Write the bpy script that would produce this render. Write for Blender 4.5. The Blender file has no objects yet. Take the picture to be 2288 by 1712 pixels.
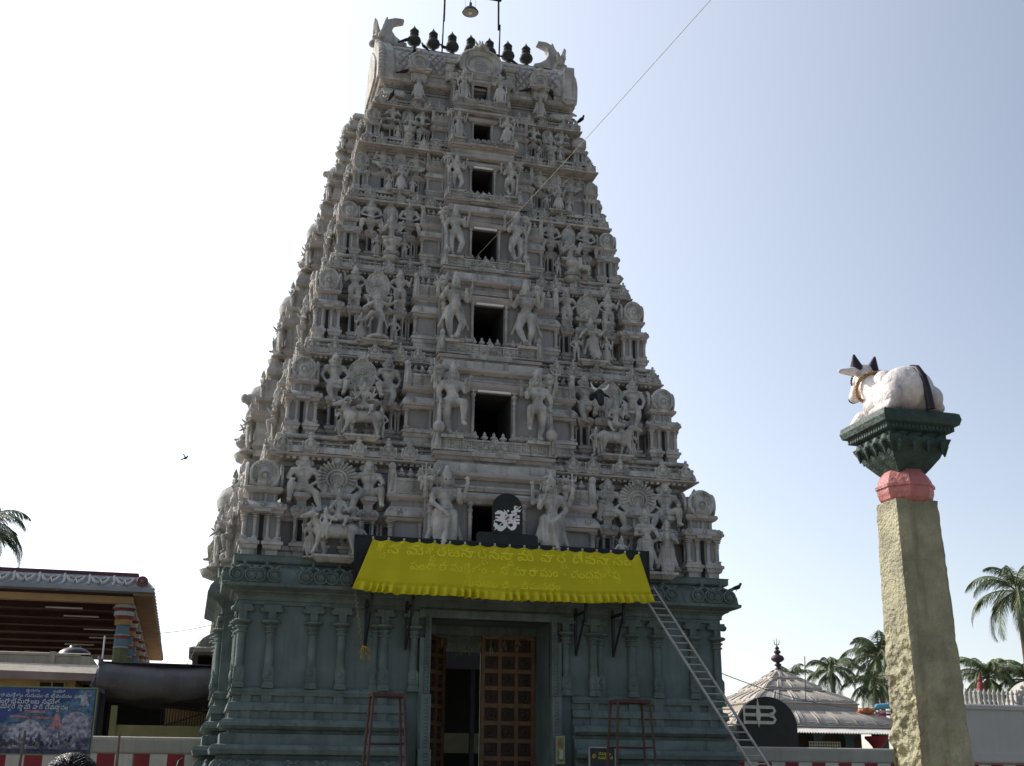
import bpy, math, random
from mathutils import Vector, Matrix, noise
R = math.radians
sc = bpy.context.scene
COL = sc.collection

# ------------------------------------------------------------------ camera
cam = bpy.data.objects.new("camera", bpy.data.cameras.new("camera"))
COL.objects.link(cam); sc.camera = cam
cam.data.sensor_width = 36; cam.data.lens = 42.085
cam.data.clip_start = 0.1; cam.data.clip_end = 2000
yaw, pit, rol = R(14.6032), R(18.4609), R(.4514)
fwd = Vector((math.sin(yaw)*math.cos(pit), math.cos(yaw)*math.cos(pit), math.sin(pit)))
rgt = Vector((math.cos(yaw), -math.sin(yaw), 0)); upv = rgt.cross(fwd)
rg2 = rgt*math.cos(rol)+upv*math.sin(rol); up2 = upv*math.cos(rol)-rgt*math.sin(rol)
M = Matrix((rg2, up2, -fwd)).transposed().to_4x4()
M.translation = (-6.85, -28, 1.55); cam.matrix_world = M

# ------------------------------------------------------------------ sky, sun
SUN_E, SUN_AZ = R(35), R(-46)            # azimuth from +Y towards +X
sc.world = bpy.data.worlds.new("World"); sc.world.use_nodes = True
nt = sc.world.node_tree; bg = nt.nodes["Background"]
sky = nt.nodes.new("ShaderNodeTexSky"); sky.sky_type = 'NISHITA'; sky.sun_disc = False
sky.sun_elevation = SUN_E; sky.sun_rotation = SUN_AZ
sky.altitude = 0; sky.air_density = 1.0; sky.dust_density = 1.2; sky.ozone_density = 1.5
sv = Vector((math.sin(SUN_AZ)*math.cos(SUN_E), math.cos(SUN_AZ)*math.cos(SUN_E), math.sin(SUN_E)))
SKY_S = .12
def wn(t, **kw):
    n = nt.nodes.new(t)
    for k, v in kw.items(): setattr(n, k, v)
    return n
def math_(op, a, b=None, clamp=False):
    n = wn("ShaderNodeMath", operation=op); n.use_clamp = clamp
    for i, v in enumerate((a, b)):
        if v is None: continue
        if isinstance(v, (int, float)): n.inputs[i].default_value = v
        else: nt.links.new(v, n.inputs[i])
    return n.outputs[0]
def vdot(a, v):
    n = wn("ShaderNodeVectorMath", operation='DOT_PRODUCT'); nt.links.new(a, n.inputs[0]); n.inputs[1].default_value = v; return n.outputs["Value"]
def tint(f, col):
    n = wn("ShaderNodeVectorMath", operation='SCALE'); n.inputs[0].default_value = [c/SKY_S for c in col]; nt.links.new(f, n.inputs["Scale"]); return n.outputs[0]
def vadd(a, b):
    n = wn("ShaderNodeVectorMath", operation='ADD'); nt.links.new(a, n.inputs[0]); nt.links.new(b, n.inputs[1]); return n.outputs[0]
# hazy air: forward scattering round the sun and a pale band above the horizon, brighter on the sun's side
tc = wn("ShaderNodeTexCoord"); dr = tc.outputs["Generated"]
ds = math_('MAXIMUM', vdot(dr, sv), 0)
glow = math_('ADD', math_('MULTIPLY', math_('POWER', ds, 1.4), 1.02), math_('MULTIPLY', math_('POWER', ds, 12), 2.0))
zz = math_('ABSOLUTE', vdot(dr, (0, 0, 1)))
band = math_('POWER', math_('SUBTRACT', 1, math_('DIVIDE', zz, .75), True), 2.0)
side = math_('ADD', math_('MULTIPLY', vdot(dr, (0, 1, 0)), .28), .34, True)
haze = math_('MULTIPLY', band, side)
out = vadd(sky.outputs[0], vadd(tint(glow, (.97, .97, .97)), tint(haze, (.76, .70, .68))))
nt.links.new(out, bg.inputs[0]); bg.inputs[1].default_value = SKY_S
sd = bpy.data.lights.new("sun", 'SUN'); sd.energy = 4.3; sd.angle = R(.6); sd.color = (1, .95, .86)
sun = bpy.data.objects.new("sun", sd); COL.objects.link(sun)
sun.rotation_euler = sv.to_track_quat('Z', 'Y').to_euler(); sun.location = sv*60
sc.view_settings.view_transform = 'Standard'; sc.view_settings.look = 'None'
sc.view_settings.exposure = 0.0; sc.view_settings.gamma = 1
sc.cycles.max_bounces = 6

# ------------------------------------------------------------------ helpers
def mat(name, col, rough=.85, var=.18, scale=2.0, bump=.25, bscale=30, streak=0.0, stain=None, spec=.3, fine=.0):
    m = bpy.data.materials.new(name); m.use_nodes = True
    n = m.node_tree.nodes; l = m.node_tree.links; b = n["Principled BSDF"]
    b.inputs["Roughness"].default_value = rough
    b.inputs["Specular IOR Level"].default_value = spec
    g = n.new("ShaderNodeNewGeometry")
    tx = n.new("ShaderNodeTexNoise"); tx.inputs["Scale"].default_value = scale; tx.inputs["Detail"].default_value = 7
    l.new(g.outputs["Position"], tx.inputs["Vector"])
    rp = n.new("ShaderNodeMapRange"); rp.inputs[1].default_value = .3; rp.inputs[2].default_value = .7
    rp.inputs[3].default_value = 1-var; rp.inputs[4].default_value = 1+var
    l.new(tx.outputs[0], rp.inputs[0])
    mul = n.new("ShaderNodeVectorMath"); mul.operation = 'SCALE'; mul.inputs[0].default_value = col[:3]
    l.new(rp.outputs[0], mul.inputs["Scale"]); out = mul.outputs[0]
    if streak > 0:
        mp = n.new("ShaderNodeMapping"); mp.inputs["Scale"].default_value = (5, 5, .45)
        l.new(g.outputs["Position"], mp.inputs[0])
        t2 = n.new("ShaderNodeTexNoise"); t2.inputs["Scale"].default_value = 1.6; t2.inputs["Detail"].default_value = 5
        l.new(mp.outputs[0], t2.inputs["Vector"])
        r2 = n.new("ShaderNodeMapRange"); r2.inputs[1].default_value = .52; r2.inputs[2].default_value = .75
        r2.inputs[3].default_value = 0; r2.inputs[4].default_value = streak
        l.new(t2.outputs[0], r2.inputs[0])
        mx = n.new("ShaderNodeMix"); mx.data_type = 'RGBA'
        l.new(r2.outputs[0], mx.inputs[0]); l.new(out, mx.inputs[6])
        st = stain or tuple(c*.35 for c in col[:3]); mx.inputs[7].default_value = (*st, 1)
        out = mx.outputs[2]
    l.new(out, b.inputs["Base Color"])
    if bump > 0:
        t3 = n.new("ShaderNodeTexNoise"); t3.inputs["Scale"].default_value = bscale; t3.inputs["Detail"].default_value = 4
        l.new(g.outputs["Position"], t3.inputs["Vector"])
        bp = n.new("ShaderNodeBump"); bp.inputs["Strength"].default_value = bump; bp.inputs["Distance"].default_value = .03
        l.new(t3.outputs[0], bp.inputs["Height"]); l.new(bp.outputs[0], b.inputs["Normal"])
    return m

STUC = mat("stucco", (.425, .405, .37), .9, .32, 2.6, 1.0, 24, .7, (.11, .10, .09))
WALL = mat("stucco_wall", (.29, .276, .265), .9, .18, 1.3, .3, 18, .35, (.08, .075, .07))
PINK = mat("stucco_pink", (.37, .315, .285), .9, .2, 2.2, .3, 22)
DARK = mat("dark_gap", (.03, .028, .027), .95, .1, 2, 0)
GREEN = mat("green_paint", (.118, .150, .135), .75, .26, 2.2, .4, 18, .55, (.05, .058, .05))
GREENL = mat("green_wall_paint", (.120, .156, .145), .75, .2, 1.2, .25, 14, .4, (.06, .075, .068))
BLACK = mat("black_paint", (.018, .02, .02), .6, .2, 3, .1)
STEEL = mat("dark_steel", (.02, .02, .02), .5, .2, 3, .1)
WHITE = mat("white_paint", (.72, .72, .69), .7, .08, 3, .1)
TUBE = mat("white_tube", (.8, .8, .76), .35, .03, 3, 0)
BRONZE = mat("dark_finial_bronze", (.035, .036, .03), .55, .25, 5, .2)
WOOD = mat("door_wood", (.145, .076, .036), .6, .25, 4, .3, 40)
WOODD = mat("door_panel_wood", (.05, .028, .018), .65, .25, 6, .4, 40)

class MB:
    def __init__(s): s.v = []; s.f = []; s.m = []; s.s = []; s.mi = 0; s.eyes = []
    def add(s, vs, fs, smooth=False):
        o = len(s.v); s.v += [tuple(p) for p in vs]
        for f in fs:
            s.f.append([i+o for i in f]); s.m.append(s.mi); s.s.append(smooth)
    def box(s, x0, x1, y0, y1, z0, z1):
        s.add([(x0,y0,z0),(x1,y0,z0),(x1,y1,z0),(x0,y1,z0),(x0,y0,z1),(x1,y0,z1),(x1,y1,z1),(x0,y1,z1)],
              [(3,2,1,0),(4,5,6,7),(0,1,5,4),(1,2,6,5),(2,3,7,6),(3,0,4,7)])
    def mould(s, x0, x1, y0, y1, prof, pinks=(), cap=True):
        """stack of rectangles: prof = [(outward offset, z), ...]"""
        b = s.mi; n = len(prof); vs = []
        for o, z in prof: vs += [(x0-o,y0-o,z),(x1+o,y0-o,z),(x1+o,y1+o,z),(x0-o,y1+o,z)]
        if cap: s.add(vs[:4], [(3,2,1,0)]); s.add(vs[-4:], [(0,1,2,3)])
        for k in range(n-1):
            s.mi = 1 if k in pinks else b
            q = vs[4*k:4*k+8]
            s.add(q, [(i, (i+1)%4, 4+(i+1)%4, 4+i) for i in range(4)])
        s.mi = b
    def lathe(s, c, prof, n=12, sq=0., smooth=True, ax='z', rot=0.):
        vs = []; k = len(prof)
        for r, z in prof:
            for i in range(n):
                a = 2*math.pi*i/n+rot; ca, sa = math.cos(a), math.sin(a)
                e = r*(1+sq*(1/max(abs(ca), abs(sa))-1))
                p = (ca*e, sa*e, z)
                if ax == 'y': p = (p[0], -p[2], p[1])
                if ax == 'x': p = (p[2], p[0], p[1])
                vs.append((c[0]+p[0], c[1]+p[1], c[2]+p[2]))
        fs = [(j*n+i, j*n+(i+1)%n, (j+1)*n+(i+1)%n, (j+1)*n+i) for j in range(k-1) for i in range(n)]
        s.add(vs, fs, smooth)
        s.add(vs[:n], [tuple(reversed(range(n)))]); s.add(vs[-n:], [tuple(range(n))])
    def prism(s, poly, d0, d1, ax='y'):
        n = len(poly)
        if ax == 'y': A = [(x, d0, z) for x, z in poly]; B = [(x, d1, z) for x, z in poly]
        else: A = [(d0, x, z) for x, z in poly]; B = [(d1, x, z) for x, z in poly]
        s.add(A+B, [tuple(range(n)), tuple(range(2*n-1, n-1, -1))]+[(i, n+i, n+(i+1)%n, (i+1)%n) for i in range(n)])
    def tube(s, pts, r, n=6, smooth=True):
        pts = [Vector(p) for p in pts]; k = len(pts); vs = []
        rr = r if isinstance(r, (list, tuple)) else [r]*k
        nrm = None
        for i, p in enumerate(pts):
            t = (pts[min(i+1, k-1)]-pts[max(i-1, 0)])
            t = t.normalized() if t.length > 1e-9 else Vector((0, 0, 1))
            if nrm is None:
                nrm = t.cross(Vector((0, 0, 1)) if abs(t.z) < .9 else Vector((1, 0, 0))).normalized()
            nrm = (nrm-t*nrm.dot(t)).normalized(); bn = t.cross(nrm)
            for j in range(n):
                a = 2*math.pi*j/n; vs.append(p+(nrm*math.cos(a)+bn*math.sin(a))*rr[i])
        fs = [(j*n+i, j*n+(i+1)%n, (j+1)*n+(i+1)%n, (j+1)*n+i) for j in range(k-1) for i in range(n)]
        s.add(vs, fs, smooth); s.add(vs[:n], [tuple(reversed(range(n)))]); s.add(vs[-n:], [tuple(range(n))])
    def ball(s, c, r, nu=12, nv=8):
        rx, ry, rz = r if isinstance(r, (list, tuple)) else (r, r, r)
        vs = [(c[0], c[1], c[2]-rz)]
        for j in range(1, nv):
            t = -math.pi/2+math.pi*j/nv
            vs += [(c[0]+rx*math.cos(t)*math.cos(2*math.pi*i/nu), c[1]+ry*math.cos(t)*math.sin(2*math.pi*i/nu), c[2]+rz*math.sin(t)) for i in range(nu)]
        vs.append((c[0], c[1], c[2]+rz)); L = len(vs)-1
        fs = [(0, 1+(i+1)%nu, 1+i) for i in range(nu)]
        for j in range(nv-2):
            fs += [(1+j*nu+i, 1+j*nu+(i+1)%nu, 1+(j+1)*nu+(i+1)%nu, 1+(j+1)*nu+i) for i in range(nu)]
        fs += [(L, L-nu+i, L-nu+(i+1)%nu) for i in range(nu)]
        s.add(vs, fs, True)
    def cap(s, p, r1, q, r2, n=12):
        """closed tapered capsule"""
        p, q = Vector(p), Vector(q); d = q-p
        t = d.normalized() if d.length > 1e-6 else Vector((0, 0, 1))
        pts = []; rr = []
        for a in (88, 65, 40, 18): pts.append(p-t*r1*math.sin(R(a))); rr.append(r1*math.cos(R(a)))
        pts += [p, q]; rr += [r1, r2]
        for a in (18, 40, 65, 88): pts.append(q+t*r2*math.sin(R(a))); rr.append(r2*math.cos(R(a)))
        s.tube(pts, rr, n)
    def mesh(s, name, mats):
        me = bpy.data.meshes.new(name); me.from_pydata(s.v, [], s.f)
        for m in (mats if isinstance(mats, (list, tuple)) else [mats]): me.materials.append(m)
        me.polygons.foreach_set("material_index", s.m); me.polygons.foreach_set("use_smooth", s.s)
        me.update(); return me

def tag(o, label=None, cat=None, group=None, kind=None):
    kind = kind or "thing"
    for k, v in (("label", label), ("category", cat), ("group", group), ("kind", kind)):
        if v: o[k] = v
    return o
def put(name, me, parent=None, loc=(0, 0, 0), rot=0., scale=1., mats=None):
    if isinstance(me, MB): me = me.mesh(name, mats)
    o = bpy.data.objects.new(name, me); COL.objects.link(o); o.parent = parent
    o.location = loc; o.rotation_euler = rot if isinstance(rot, tuple) else (0, 0, rot)
    o.scale = scale if isinstance(scale, (tuple, list)) else (scale,)*3
    return o
def empty(name, loc=(0, 0, 0), rot=0., parent=None):
    o = bpy.data.objects.new(name, None); COL.objects.link(o); o.location = loc
    o.rotation_euler = (0, 0, rot); o.parent = parent; o.empty_display_size = .3
    return o
def kids(o): return [c for c in bpy.data.objects if c.parent == o]
def copy_tree(o, parent=None):
    c = o.copy(); COL.objects.link(c); c.parent = parent
    for ch in kids(o): copy_tree(ch, c)
    return c
def remesh(mb, name, m, vox, smooth=3, adapt=0.):
    """union of overlapping closed shapes -> one continuous skin"""
    o = bpy.data.objects.new("tmp", mb.mesh("tmp", m)); COL.objects.link(o)
    r = o.modifiers.new("r", 'REMESH'); r.mode = 'VOXEL'; r.voxel_size = vox; r.use_smooth_shade = True
    if smooth:
        s = o.modifiers.new("s", 'SMOOTH'); s.factor = .5; s.iterations = smooth
    dg = bpy.context.evaluated_depsgraph_get(); dg.update()
    me = bpy.data.meshes.new_from_object(o.evaluated_get(dg)); me.name = name
    old = o.data; bpy.data.objects.remove(o); bpy.data.meshes.remove(old)
    if not me.materials: me.materials.append(m)
    return me

# ------------------------------------------------------------------ ground
g = MB(); g.box(-600, 600, -400, 900, -.4, 0)
tag(put("ground", g, mats=mat("sandy_ground", (.21, .18, .14), .95, .15, .5, .3, 8)), kind="structure")

# ------------------------------------------------------------------ stucco figures
B0 = dict(pel=(0,0,.50), che=(0,0,.69), nk=(0,0,.81), hd=(0,-.012,.885),
          sL=(-.122,0,.765), eL=(-.175,.0,.62), hL=(-.165,-.05,.48), sR=(.122,0,.765), eR=(.175,0,.62), hR=(.165,-.05,.48),
          pL=(-.058,0,.49), kL=(-.065,-.012,.27), aL=(-.062,0,.04), pR=(.058,0,.49), kR=(.065,-.012,.27), aR=(.062,0,.04))
def hand(b, e, h, s=1.):
    e, h = Vector(e), Vector(h); t = (h-e).normalized()
    sd = t.cross(Vector((0, 1, 0)));  sd = sd.normalized() if sd.length > .1 else Vector((1, 0, 0))
    b.cap(h, .019*s, h+t*.03*s, .021*s, 8)
    for i, k in enumerate((-1.3, -.45, .45, 1.3)):
        a = h+t*.038*s+sd*.012*k*s; b.cap(a, .0085*s, a+(t*(.032-.005*abs(k))+sd*.003*k)*s+Vector((0, -.008*s, 0)), .007*s, 6)
    b.cap(h+sd*.018*s, .0085*s, h+sd*.04*s+t*.02*s, .0075*s, 6)
def human(J={}, crown=1, hair=1, skirt=0, arms=(), fem=0, extra=None, b=None):
    j = dict(B0); j.update(J); b = b or MB(); V = {k: Vector(v) for k, v in j.items()}
    b.ball(V['pel'], (.1, .078, .072)); b.cap(V['pel'], .082, V['che'], .07)
    b.ball(V['che']+Vector((0, 0, .015)), (.112, .078, .1)); b.cap(V['che']+Vector((0, 0, .05)), .06, V['nk'], .036)
    b.ball(V['pel']+Vector((0, -.01, .045)), (.108, .086, .02))                     # girdle
    b.ball(V['nk']+Vector((0, -.03, -.045)), (.085, .055, .02)); b.ball(V['che']+Vector((0, -.045, .0)), (.06, .045, .055)); b.cap(V['che']+Vector((-.07, -.055, .07)), .013, V['pel']+Vector((.07, -.07, .07)), .012, 6)                    # collar
    if fem:
        for x in (-.045, .045): b.ball(V['che']+Vector((x, -.07, .02)), .042)
    for x in (-1, 1): b.cap(V['sL' if x < 0 else 'sR'], .048, V['nk']+Vector((x*.03, 0, -.02)), .036)
    hd = V['hd']; b.cap(V['nk'], .034, hd, .034); b.ball(hd, (.054, .062, .068)); b.ball(hd+Vector((0, -.024, -.035)), (.038, .038, .032))
    b.cap(hd+Vector((0, -.055, .005)), .008, hd+Vector((0, -.066, -.014)), .012, 6)
    b.cap(hd+Vector((-.018, -.055, -.034)), .008, hd+Vector((.018, -.055, -.034)), .008, 6)   # lips
    b.cap(hd+Vector((-.034, -.046, .018)), .009, hd+Vector((.034, -.046, .018)), .009, 6)   # brow
    for x in (-1, 1): b.ball(hd+Vector((x*.055, 0, -.01)), (.014, .02, .035)); b.ball(hd+Vector((x*.062, -.005, -.05)), .016)
    if hair: b.ball(hd+Vector((0, .045, .0)), (.108*max(.8, hair), .032, .09))
    b.eyes += [(tuple(hd+Vector((x*.022, -.054, .006))), .0105) for x in (-1, 1)]
    if crown:
        b.cap(hd+Vector((0, 0, .045)), .058, hd+Vector((0, .005, .07)), .062); b.cap(hd+Vector((0, .005, .085)), .052, hd+Vector((0, .01, .085+.06*crown)), .034)
        b.ball(hd+Vector((0, .01, .115+.06*crown)), .024)
    for S in 'LR':
        A = [(V['s'+S], V['e'+S], V['h'+S])]
        for s_, e_, h_ in A:
            b.cap(s_, .044, e_, .033); b.cap(e_, .033, h_, .021); hand(b, e_, h_); b.ball(s_.lerp(e_, .42), (.054, .054, .018)); b.ball(e_.lerp(h_, .88), (.034, .034, .014))
        p_, k_, a_ = V['p'+S], V['k'+S], V['a'+S]
        b.cap(p_, .074, k_, .05); b.cap(k_, .049, k_.lerp(a_, .35), .049); b.cap(k_.lerp(a_, .35), .048, a_, .027); b.ball(k_, .049)
        tdir = j.get('t'+S, (0, -.085, -.012)); b.cap(a_+Vector((0, .015, -.015)), .03, a_+Vector(tdir)*1.15, .027)
        b.ball(a_+Vector((0, 0, .03)), (.042, .042, .015)); b.ball(k_.lerp(a_, .12), (.056, .056, .016))
    for s_, e_, h_ in arms:
        b.cap(s_, .038, e_, .03); b.cap(e_, .03, h_, .02); hand(b, e_, h_)
    if skirt:
        for S in 'LR':
            p_, k_, a_ = V['p'+S], V['k'+S], V['a'+S]
            b.cap(p_, .088, k_.lerp(a_, .3), .068); b.cap(k_.lerp(a_, .3), .068, a_+Vector((0, 0, .06)), .06)
        c0 = (V['pL']+V['pR'])/2+Vector((0, -.075, 0)); c1 = (V['aL']+V['aR'])/2+Vector((0, -.045, .05))
        b.cap(c0, .022, c1, .032)
        for q in range(4):
            t = .15+.2*q; zz = V['pL'].lerp(V['aL'], t).z
            b.cap((-.10, -.035, zz), .012, (0, -.085, zz-.035), .012, 6); b.cap((0, -.085, zz-.035), .012, (.1, -.035, zz), .012, 6)
        for x in (-1, 1): b.cap((x*.11, .01, V['pel'].z), .022, (x*.19, .01, .17), .034)
    else:
        for S in 'LR': p_, k_ = V['p'+S], V['k'+S]; b.cap(p_, .078, p_.lerp(k_, .45), .062); b.ball(p_.lerp(k_, .6), (.062, .062, .016))
        b.ball(V['pel']+Vector((0, -.05, -.015)), (.075, .045, .05)); b.cap(V['pel']+Vector((.09, -.03, .02)), .026, V['pel']+Vector((.13, -.03, -.13)), .014); b.cap(V['pel']+Vector((-.09, -.03, .02)), .026, V['pel']+Vector((-.13, -.03, -.11)), .014)
    if extra: extra(b, V)
    return b
def trident(b, p, h=.34, s=1.):
    x, y, z = p; b.cap((x, y, z-h*.6), .012, (x, y, z+h*.5), .012, 6)
    b.cap((x-.04*s, y, z+h*.22), .012, (x+.04*s, y, z+h*.22), .012, 6)
    for k in (-1, 1): b.cap((x+k*.045*s, y, z+h*.22), .011, (x+k*.05*s, y, z+h*.45), .008, 6)
def club(b, top, bot, r=.06):
    t, q = Vector(top), Vector(bot); b.cap(t, .018, t.lerp(q, .7), .032, 10); b.ball(t.lerp(q, .7), (.045, .045, .014)); b.cap(t.lerp(q, .8), r, t.lerp(q, .88), r*.95, 12); b.cap(t.lerp(q, .88), r*.8, q, .015, 10)
UL = ((-.10,.03,.77), (-.215,.02,.69), (-.235,-.03,.83)); UR = ((.10,.03,.77), (.215,.02,.69), (.235,-.03,.83))
def ex1(b, V): trident(b, (-.235, -.05, .93), .3); b.ball((.24, -.04, .93), .03); club(b, (.035, -.115, .46), (-.06, -.1, .0), .035)
def ex2(b, V): trident(b, (-.25, -.05, .95), .3); club(b, (-.165, -.06, .47), (-.175, -.06, .02), .078)
def ex3(b, V):
    trident(b, (.25, -.03, .93), .24)
    for x in (-1, 1): b.cap((x*.1, .02, .49), .025, (x*.21, .0, .2), .02)
def ex4(b, V): club(b, (-.16, -.05, .46), (-.15, -.06, .02), .06); b.ball((.24, -.05, .93), .03)
FIG = {}
FIG['g1'] = human(dict(eL=(-.16,-.04,.62), hL=(-.03,-.11,.49), eR=(.16,-.05,.63), hR=(.13,-.13,.72), kR=(.06,-.03,.27), aR=(.09,-.01,.04), hd=(.01,-.02,.89)), 1.0, .9, 1, (UL, UR), 0, ex1)
FIG['g2'] = human(dict(eL=(-.18,-.01,.62), hL=(-.165,-.06,.5), eR=(.16,-.06,.64), hR=(.15,-.14,.74), kR=(.13,-.14,.46), aR=(.135,-.10,.21), tR=(.01,-.05,-.06), aL=(-.03,0,.04), hd=(.01,-.02,.89)), 1.1, 1, 0, (UL, UR), 0, ex2)
FIG['g3'] = human(dict(pel=(.015,0,.5), eL=(-.18,-.03,.65), hL=(-.14,-.12,.75), eR=(.18,-.03,.64), hR=(.15,-.12,.74), kL=(-.07,-.03,.27), aL=(-.03,0,.04), kR=(.12,-.06,.28), aR=(.03,-.08,.05), hd=(.02,-.02,.89)), 1.5, .6, 0, (UL, UR), 0, ex3)
FIG['g4'] = human(dict(pel=(.02,0,.5), eL=(-.18,0,.62), hL=(-.165,-.05,.5), eR=(.16,-.05,.64), hR=(.14,-.12,.73), kL=(-.07,-.02,.27), aL=(-.04,0,.04), kR=(.125,-.06,.28), aR=(.05,-.08,.05)), 1.2, 1, 0, (UL, UR), 0, ex4)
FIG['g5'] = human(dict(eL=(-.19,0,.62), hL=(-.19,-.04,.48), eR=(.17,-.04,.64), hR=(.15,-.1,.74), kL=(-.04,-.02,.27), aL=(-.05,0,.04)), 1.2, 1, 1, (UL, UR), 1, ex4)
FIG['s1'] = human(dict(pel=(0,.02,.45), che=(0,.01,.65), sL=(-.13,0,.74), sR=(.13,0,.74), nk=(0,0,.79), hd=(.01,-.015,.865), pL=(-.06,0,.44), kL=(-.145,-.13,.49), aL=(-.16,-.1,.22), pR=(.06,0,.44), kR=(.17,-.09,.36), aR=(.25,-.06,.08), eL=(-.19,-.04,.6), hL=(-.13,-.15,.55), eR=(.235,.0,.6), hR=(.12,-.06,.5)), 1.1, 1.2, 0)
FIG['s2'] = human(dict(pel=(0,.02,.45), che=(0,.01,.65), pL=(-.06,0,.44), kL=(-.07,-.08,.24), aL=(.0,-.07,.02), pR=(.06,0,.44), kR=(.18,-.12,.43), aR=(.13,-.11,.2), eL=(-.2,.02,.6), hL=(-.15,-.04,.47), eR=(.22,-.02,.6), hR=(.14,-.1,.49), sL=(-.13,0,.75), sR=(.13,0,.75)), .8, 1, 0)
FIG['s3'] = human(dict(kL=(-.075,-.01,.27), aL=(-.09,0,.04), kR=(.075,-.01,.27), aR=(.085,0,.04), eL=(-.2,.0,.66), hL=(-.21,-.06,.78), eR=(.235,0,.64), hR=(.13,-.05,.54)), 1.0, .9, 0)
FIG['s4'] = human(dict(pel=(0,.02,.42), pL=(-.06,0,.41), kL=(-.17,-.12,.38), aL=(-.2,-.06,.1), pR=(.06,0,.41), kR=(.17,-.12,.38), aR=(.21,-.06,.08), eL=(-.2,-.02,.6), hL=(-.04,-.13,.5), eR=(.2,-.02,.6), hR=(.05,-.13,.47)), .8, 1, 0)
FIG['s5'] = human(dict(pel=(0,.02,.42), pL=(-.06,0,.41), kL=(-.17,-.12,.42), aL=(-.05,-.12,.3), pR=(.06,0,.41), kR=(.19,-.1,.36), aR=(.3,-.06,.12), eL=(-.23,-.02,.64), hL=(-.2,-.1,.76), eR=(.23,0,.6), hR=(.17,-.08,.47)), .9, 1, 0)
FIG['s6'] = human(dict(pel=(0,.02,.42), pL=(-.06,0,.41), kL=(-.19,-.1,.42), aL=(-.04,-.13,.36), pR=(.06,0,.41), kR=(.17,-.1,.4), aR=(.27,-.05,.16), eL=(-.24,0,.68), hL=(-.16,-.05,.8), eR=(.24,0,.68), hR=(.16,-.05,.8)), 1.1, 1, 0)
LOT = dict(pel=(0,.02,.42), pL=(-.06,0,.41), kL=(-.2,-.1,.39), aL=(.02,-.14,.36), pR=(.06,0,.41), kR=(.2,-.1,.39), aR=(-.03,-.16,.38), eL=(-.19,-.04,.6), hL=(-.12,-.13,.7), eR=(.19,-.04,.6), hR=(.12,-.13,.56))
def lotus_seat(b, V=None):
    b.lathe((0, -.02, .0), [(.02,-.04),(.17,-.03),(.23,.04),(.15,.1),(.13,.17),(.2,.23),(.24,.29),(.22,.345),(.05,.36)], 20)
def quad(b, L=.62, h=.5, head=1, horns=1, curl=0):
    """walking animal facing -X, hooves at z=0"""
    b.cap((-L*.36, 0, h*.74), .125, (L*.36, 0, h*.74), .12); b.ball((-L*.3, 0, h*.72), (.14, .12, .16)); b.ball((L*.36, 0, h*.76), (.13, .115, .13))
    b.ball((-L*.22, 0, h*1.02), (.07, .06, .06))
    for x, y, dx in ((-.38,-.07,-.09), (-.3,.07,.05), (.34,-.07,.07), (.42,.07,-.03)):
        b.cap((x*L, y, h*.62), .062, ((x)*L+dx*.4, y, h*.33), .036); b.cap((x*L+dx*.4, y, h*.33), .034, (x*L+dx, y, .05), .026); b.cap((x*L+dx, y, .05), .03, (x*L+dx-.015, y, .025), .032)
    hx, hz = -L*.62, h*1.22
    b.cap((-L*.38, 0, h*.86), .1, (hx+.05, -.02, hz-.02), .065); b.cap((hx+.04, -.03, hz), .062, (hx-.13, -.07, hz-.07), .036); b.cap((-L*.36, 0, h*.62), .05, (hx+.05, -.02, hz-.12), .03)
    for s in (-1, 1):
        if curl: b.tube([(hx+.07, s*.045, hz+.05), (hx+.14, s*.07, hz+.1), (hx+.2, s*.09, hz+.04), (hx+.17, s*.1, hz-.04), (hx+.11, s*.1, hz-.02)], .02, 8)
        elif horns: b.tube([(hx+.06, s*.04, hz+.05), (hx+.05, s*.09, hz+.1), (hx+.0, s*.09, hz+.17)], [.022, .016, .006], 8)
        b.cap((hx+.08, s*.05, hz+.0), .016, (hx+.11, s*.12, hz-.03), .024)
    b.tube([(L*.55, 0, h*.85), (L*.62, 0, h*.6), (L*.6, 0, h*.25)], [.02, .015, .022], 8)
    return b
def shift(mb, d, s=1., flip=False):
    q = lambda p: ((-p[0] if flip else p[0])*s+d[0], p[1]*s+d[1], p[2]*s+d[2])
    mb.v = [q(p) for p in mb.v]; mb.eyes = [(q(p), r*s) for p, r in mb.eyes]; return mb
def join(*ms):
    o = MB()
    for m in ms: o.add(m.v, m.f, True); o.eyes += m.eyes
    return o
FAN = [((-.09,.03,.77), (-.2,.02,.7-.05*i), (-.25-.02*i,-.02,.86-.13*i)) for i in range(3)]+[((.09,.03,.77), (.2,.02,.7-.05*i), (.25+.02*i,-.02,.86-.13*i)) for i in range(3)]
RID = dict(LOT, kL=(-.16,-.13,.36), aL=(-.05,-.17,.33), kR=(.2,-.1,.42), aR=(.12,-.16,.2))
seat1 = human(RID, 1.0, 0, 0)
def plank(b, w, d=.3): b.box(-w, w, -d, .25, -.06, -.005)
D1 = join(shift(quad(MB(), .7, .55), (0, 0, 0), 1.), shift(human(RID, 1.3, 0, 0), (.02, -.02, .33), .72), shift(human(LOT, 1, .6, 0), (.27, -.03, .42), .5), shift(human({}, .9, .5, 0), (-.19, -.12, .25), .5))
FIG['d1'] = D1
FIG['d1r'] = join(shift(human(dict(hR=(.2,-.12,.56), eR=(.18,-.06,.66), hL=(-.1,-.14,.6)), 1.0, 1, 1), (-.2, -.02, 0), 1.12), shift(human(dict(eR=(.2,0,.64), hR=(.1,-.08,.68), eL=(-.2,0,.66), hL=(-.28,-.05,.62)), .5, .7, .6), (.24, 0, -.08), 1.05))
FIG['d2'] = join(shift(quad(MB(), .7, .52, curl=1), (0, 0, 0)), shift(human(RID, .9, 1.4, 0, FAN), (.02, -.03, .26), .78), shift(MB(), (0, 0, 0)))
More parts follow.
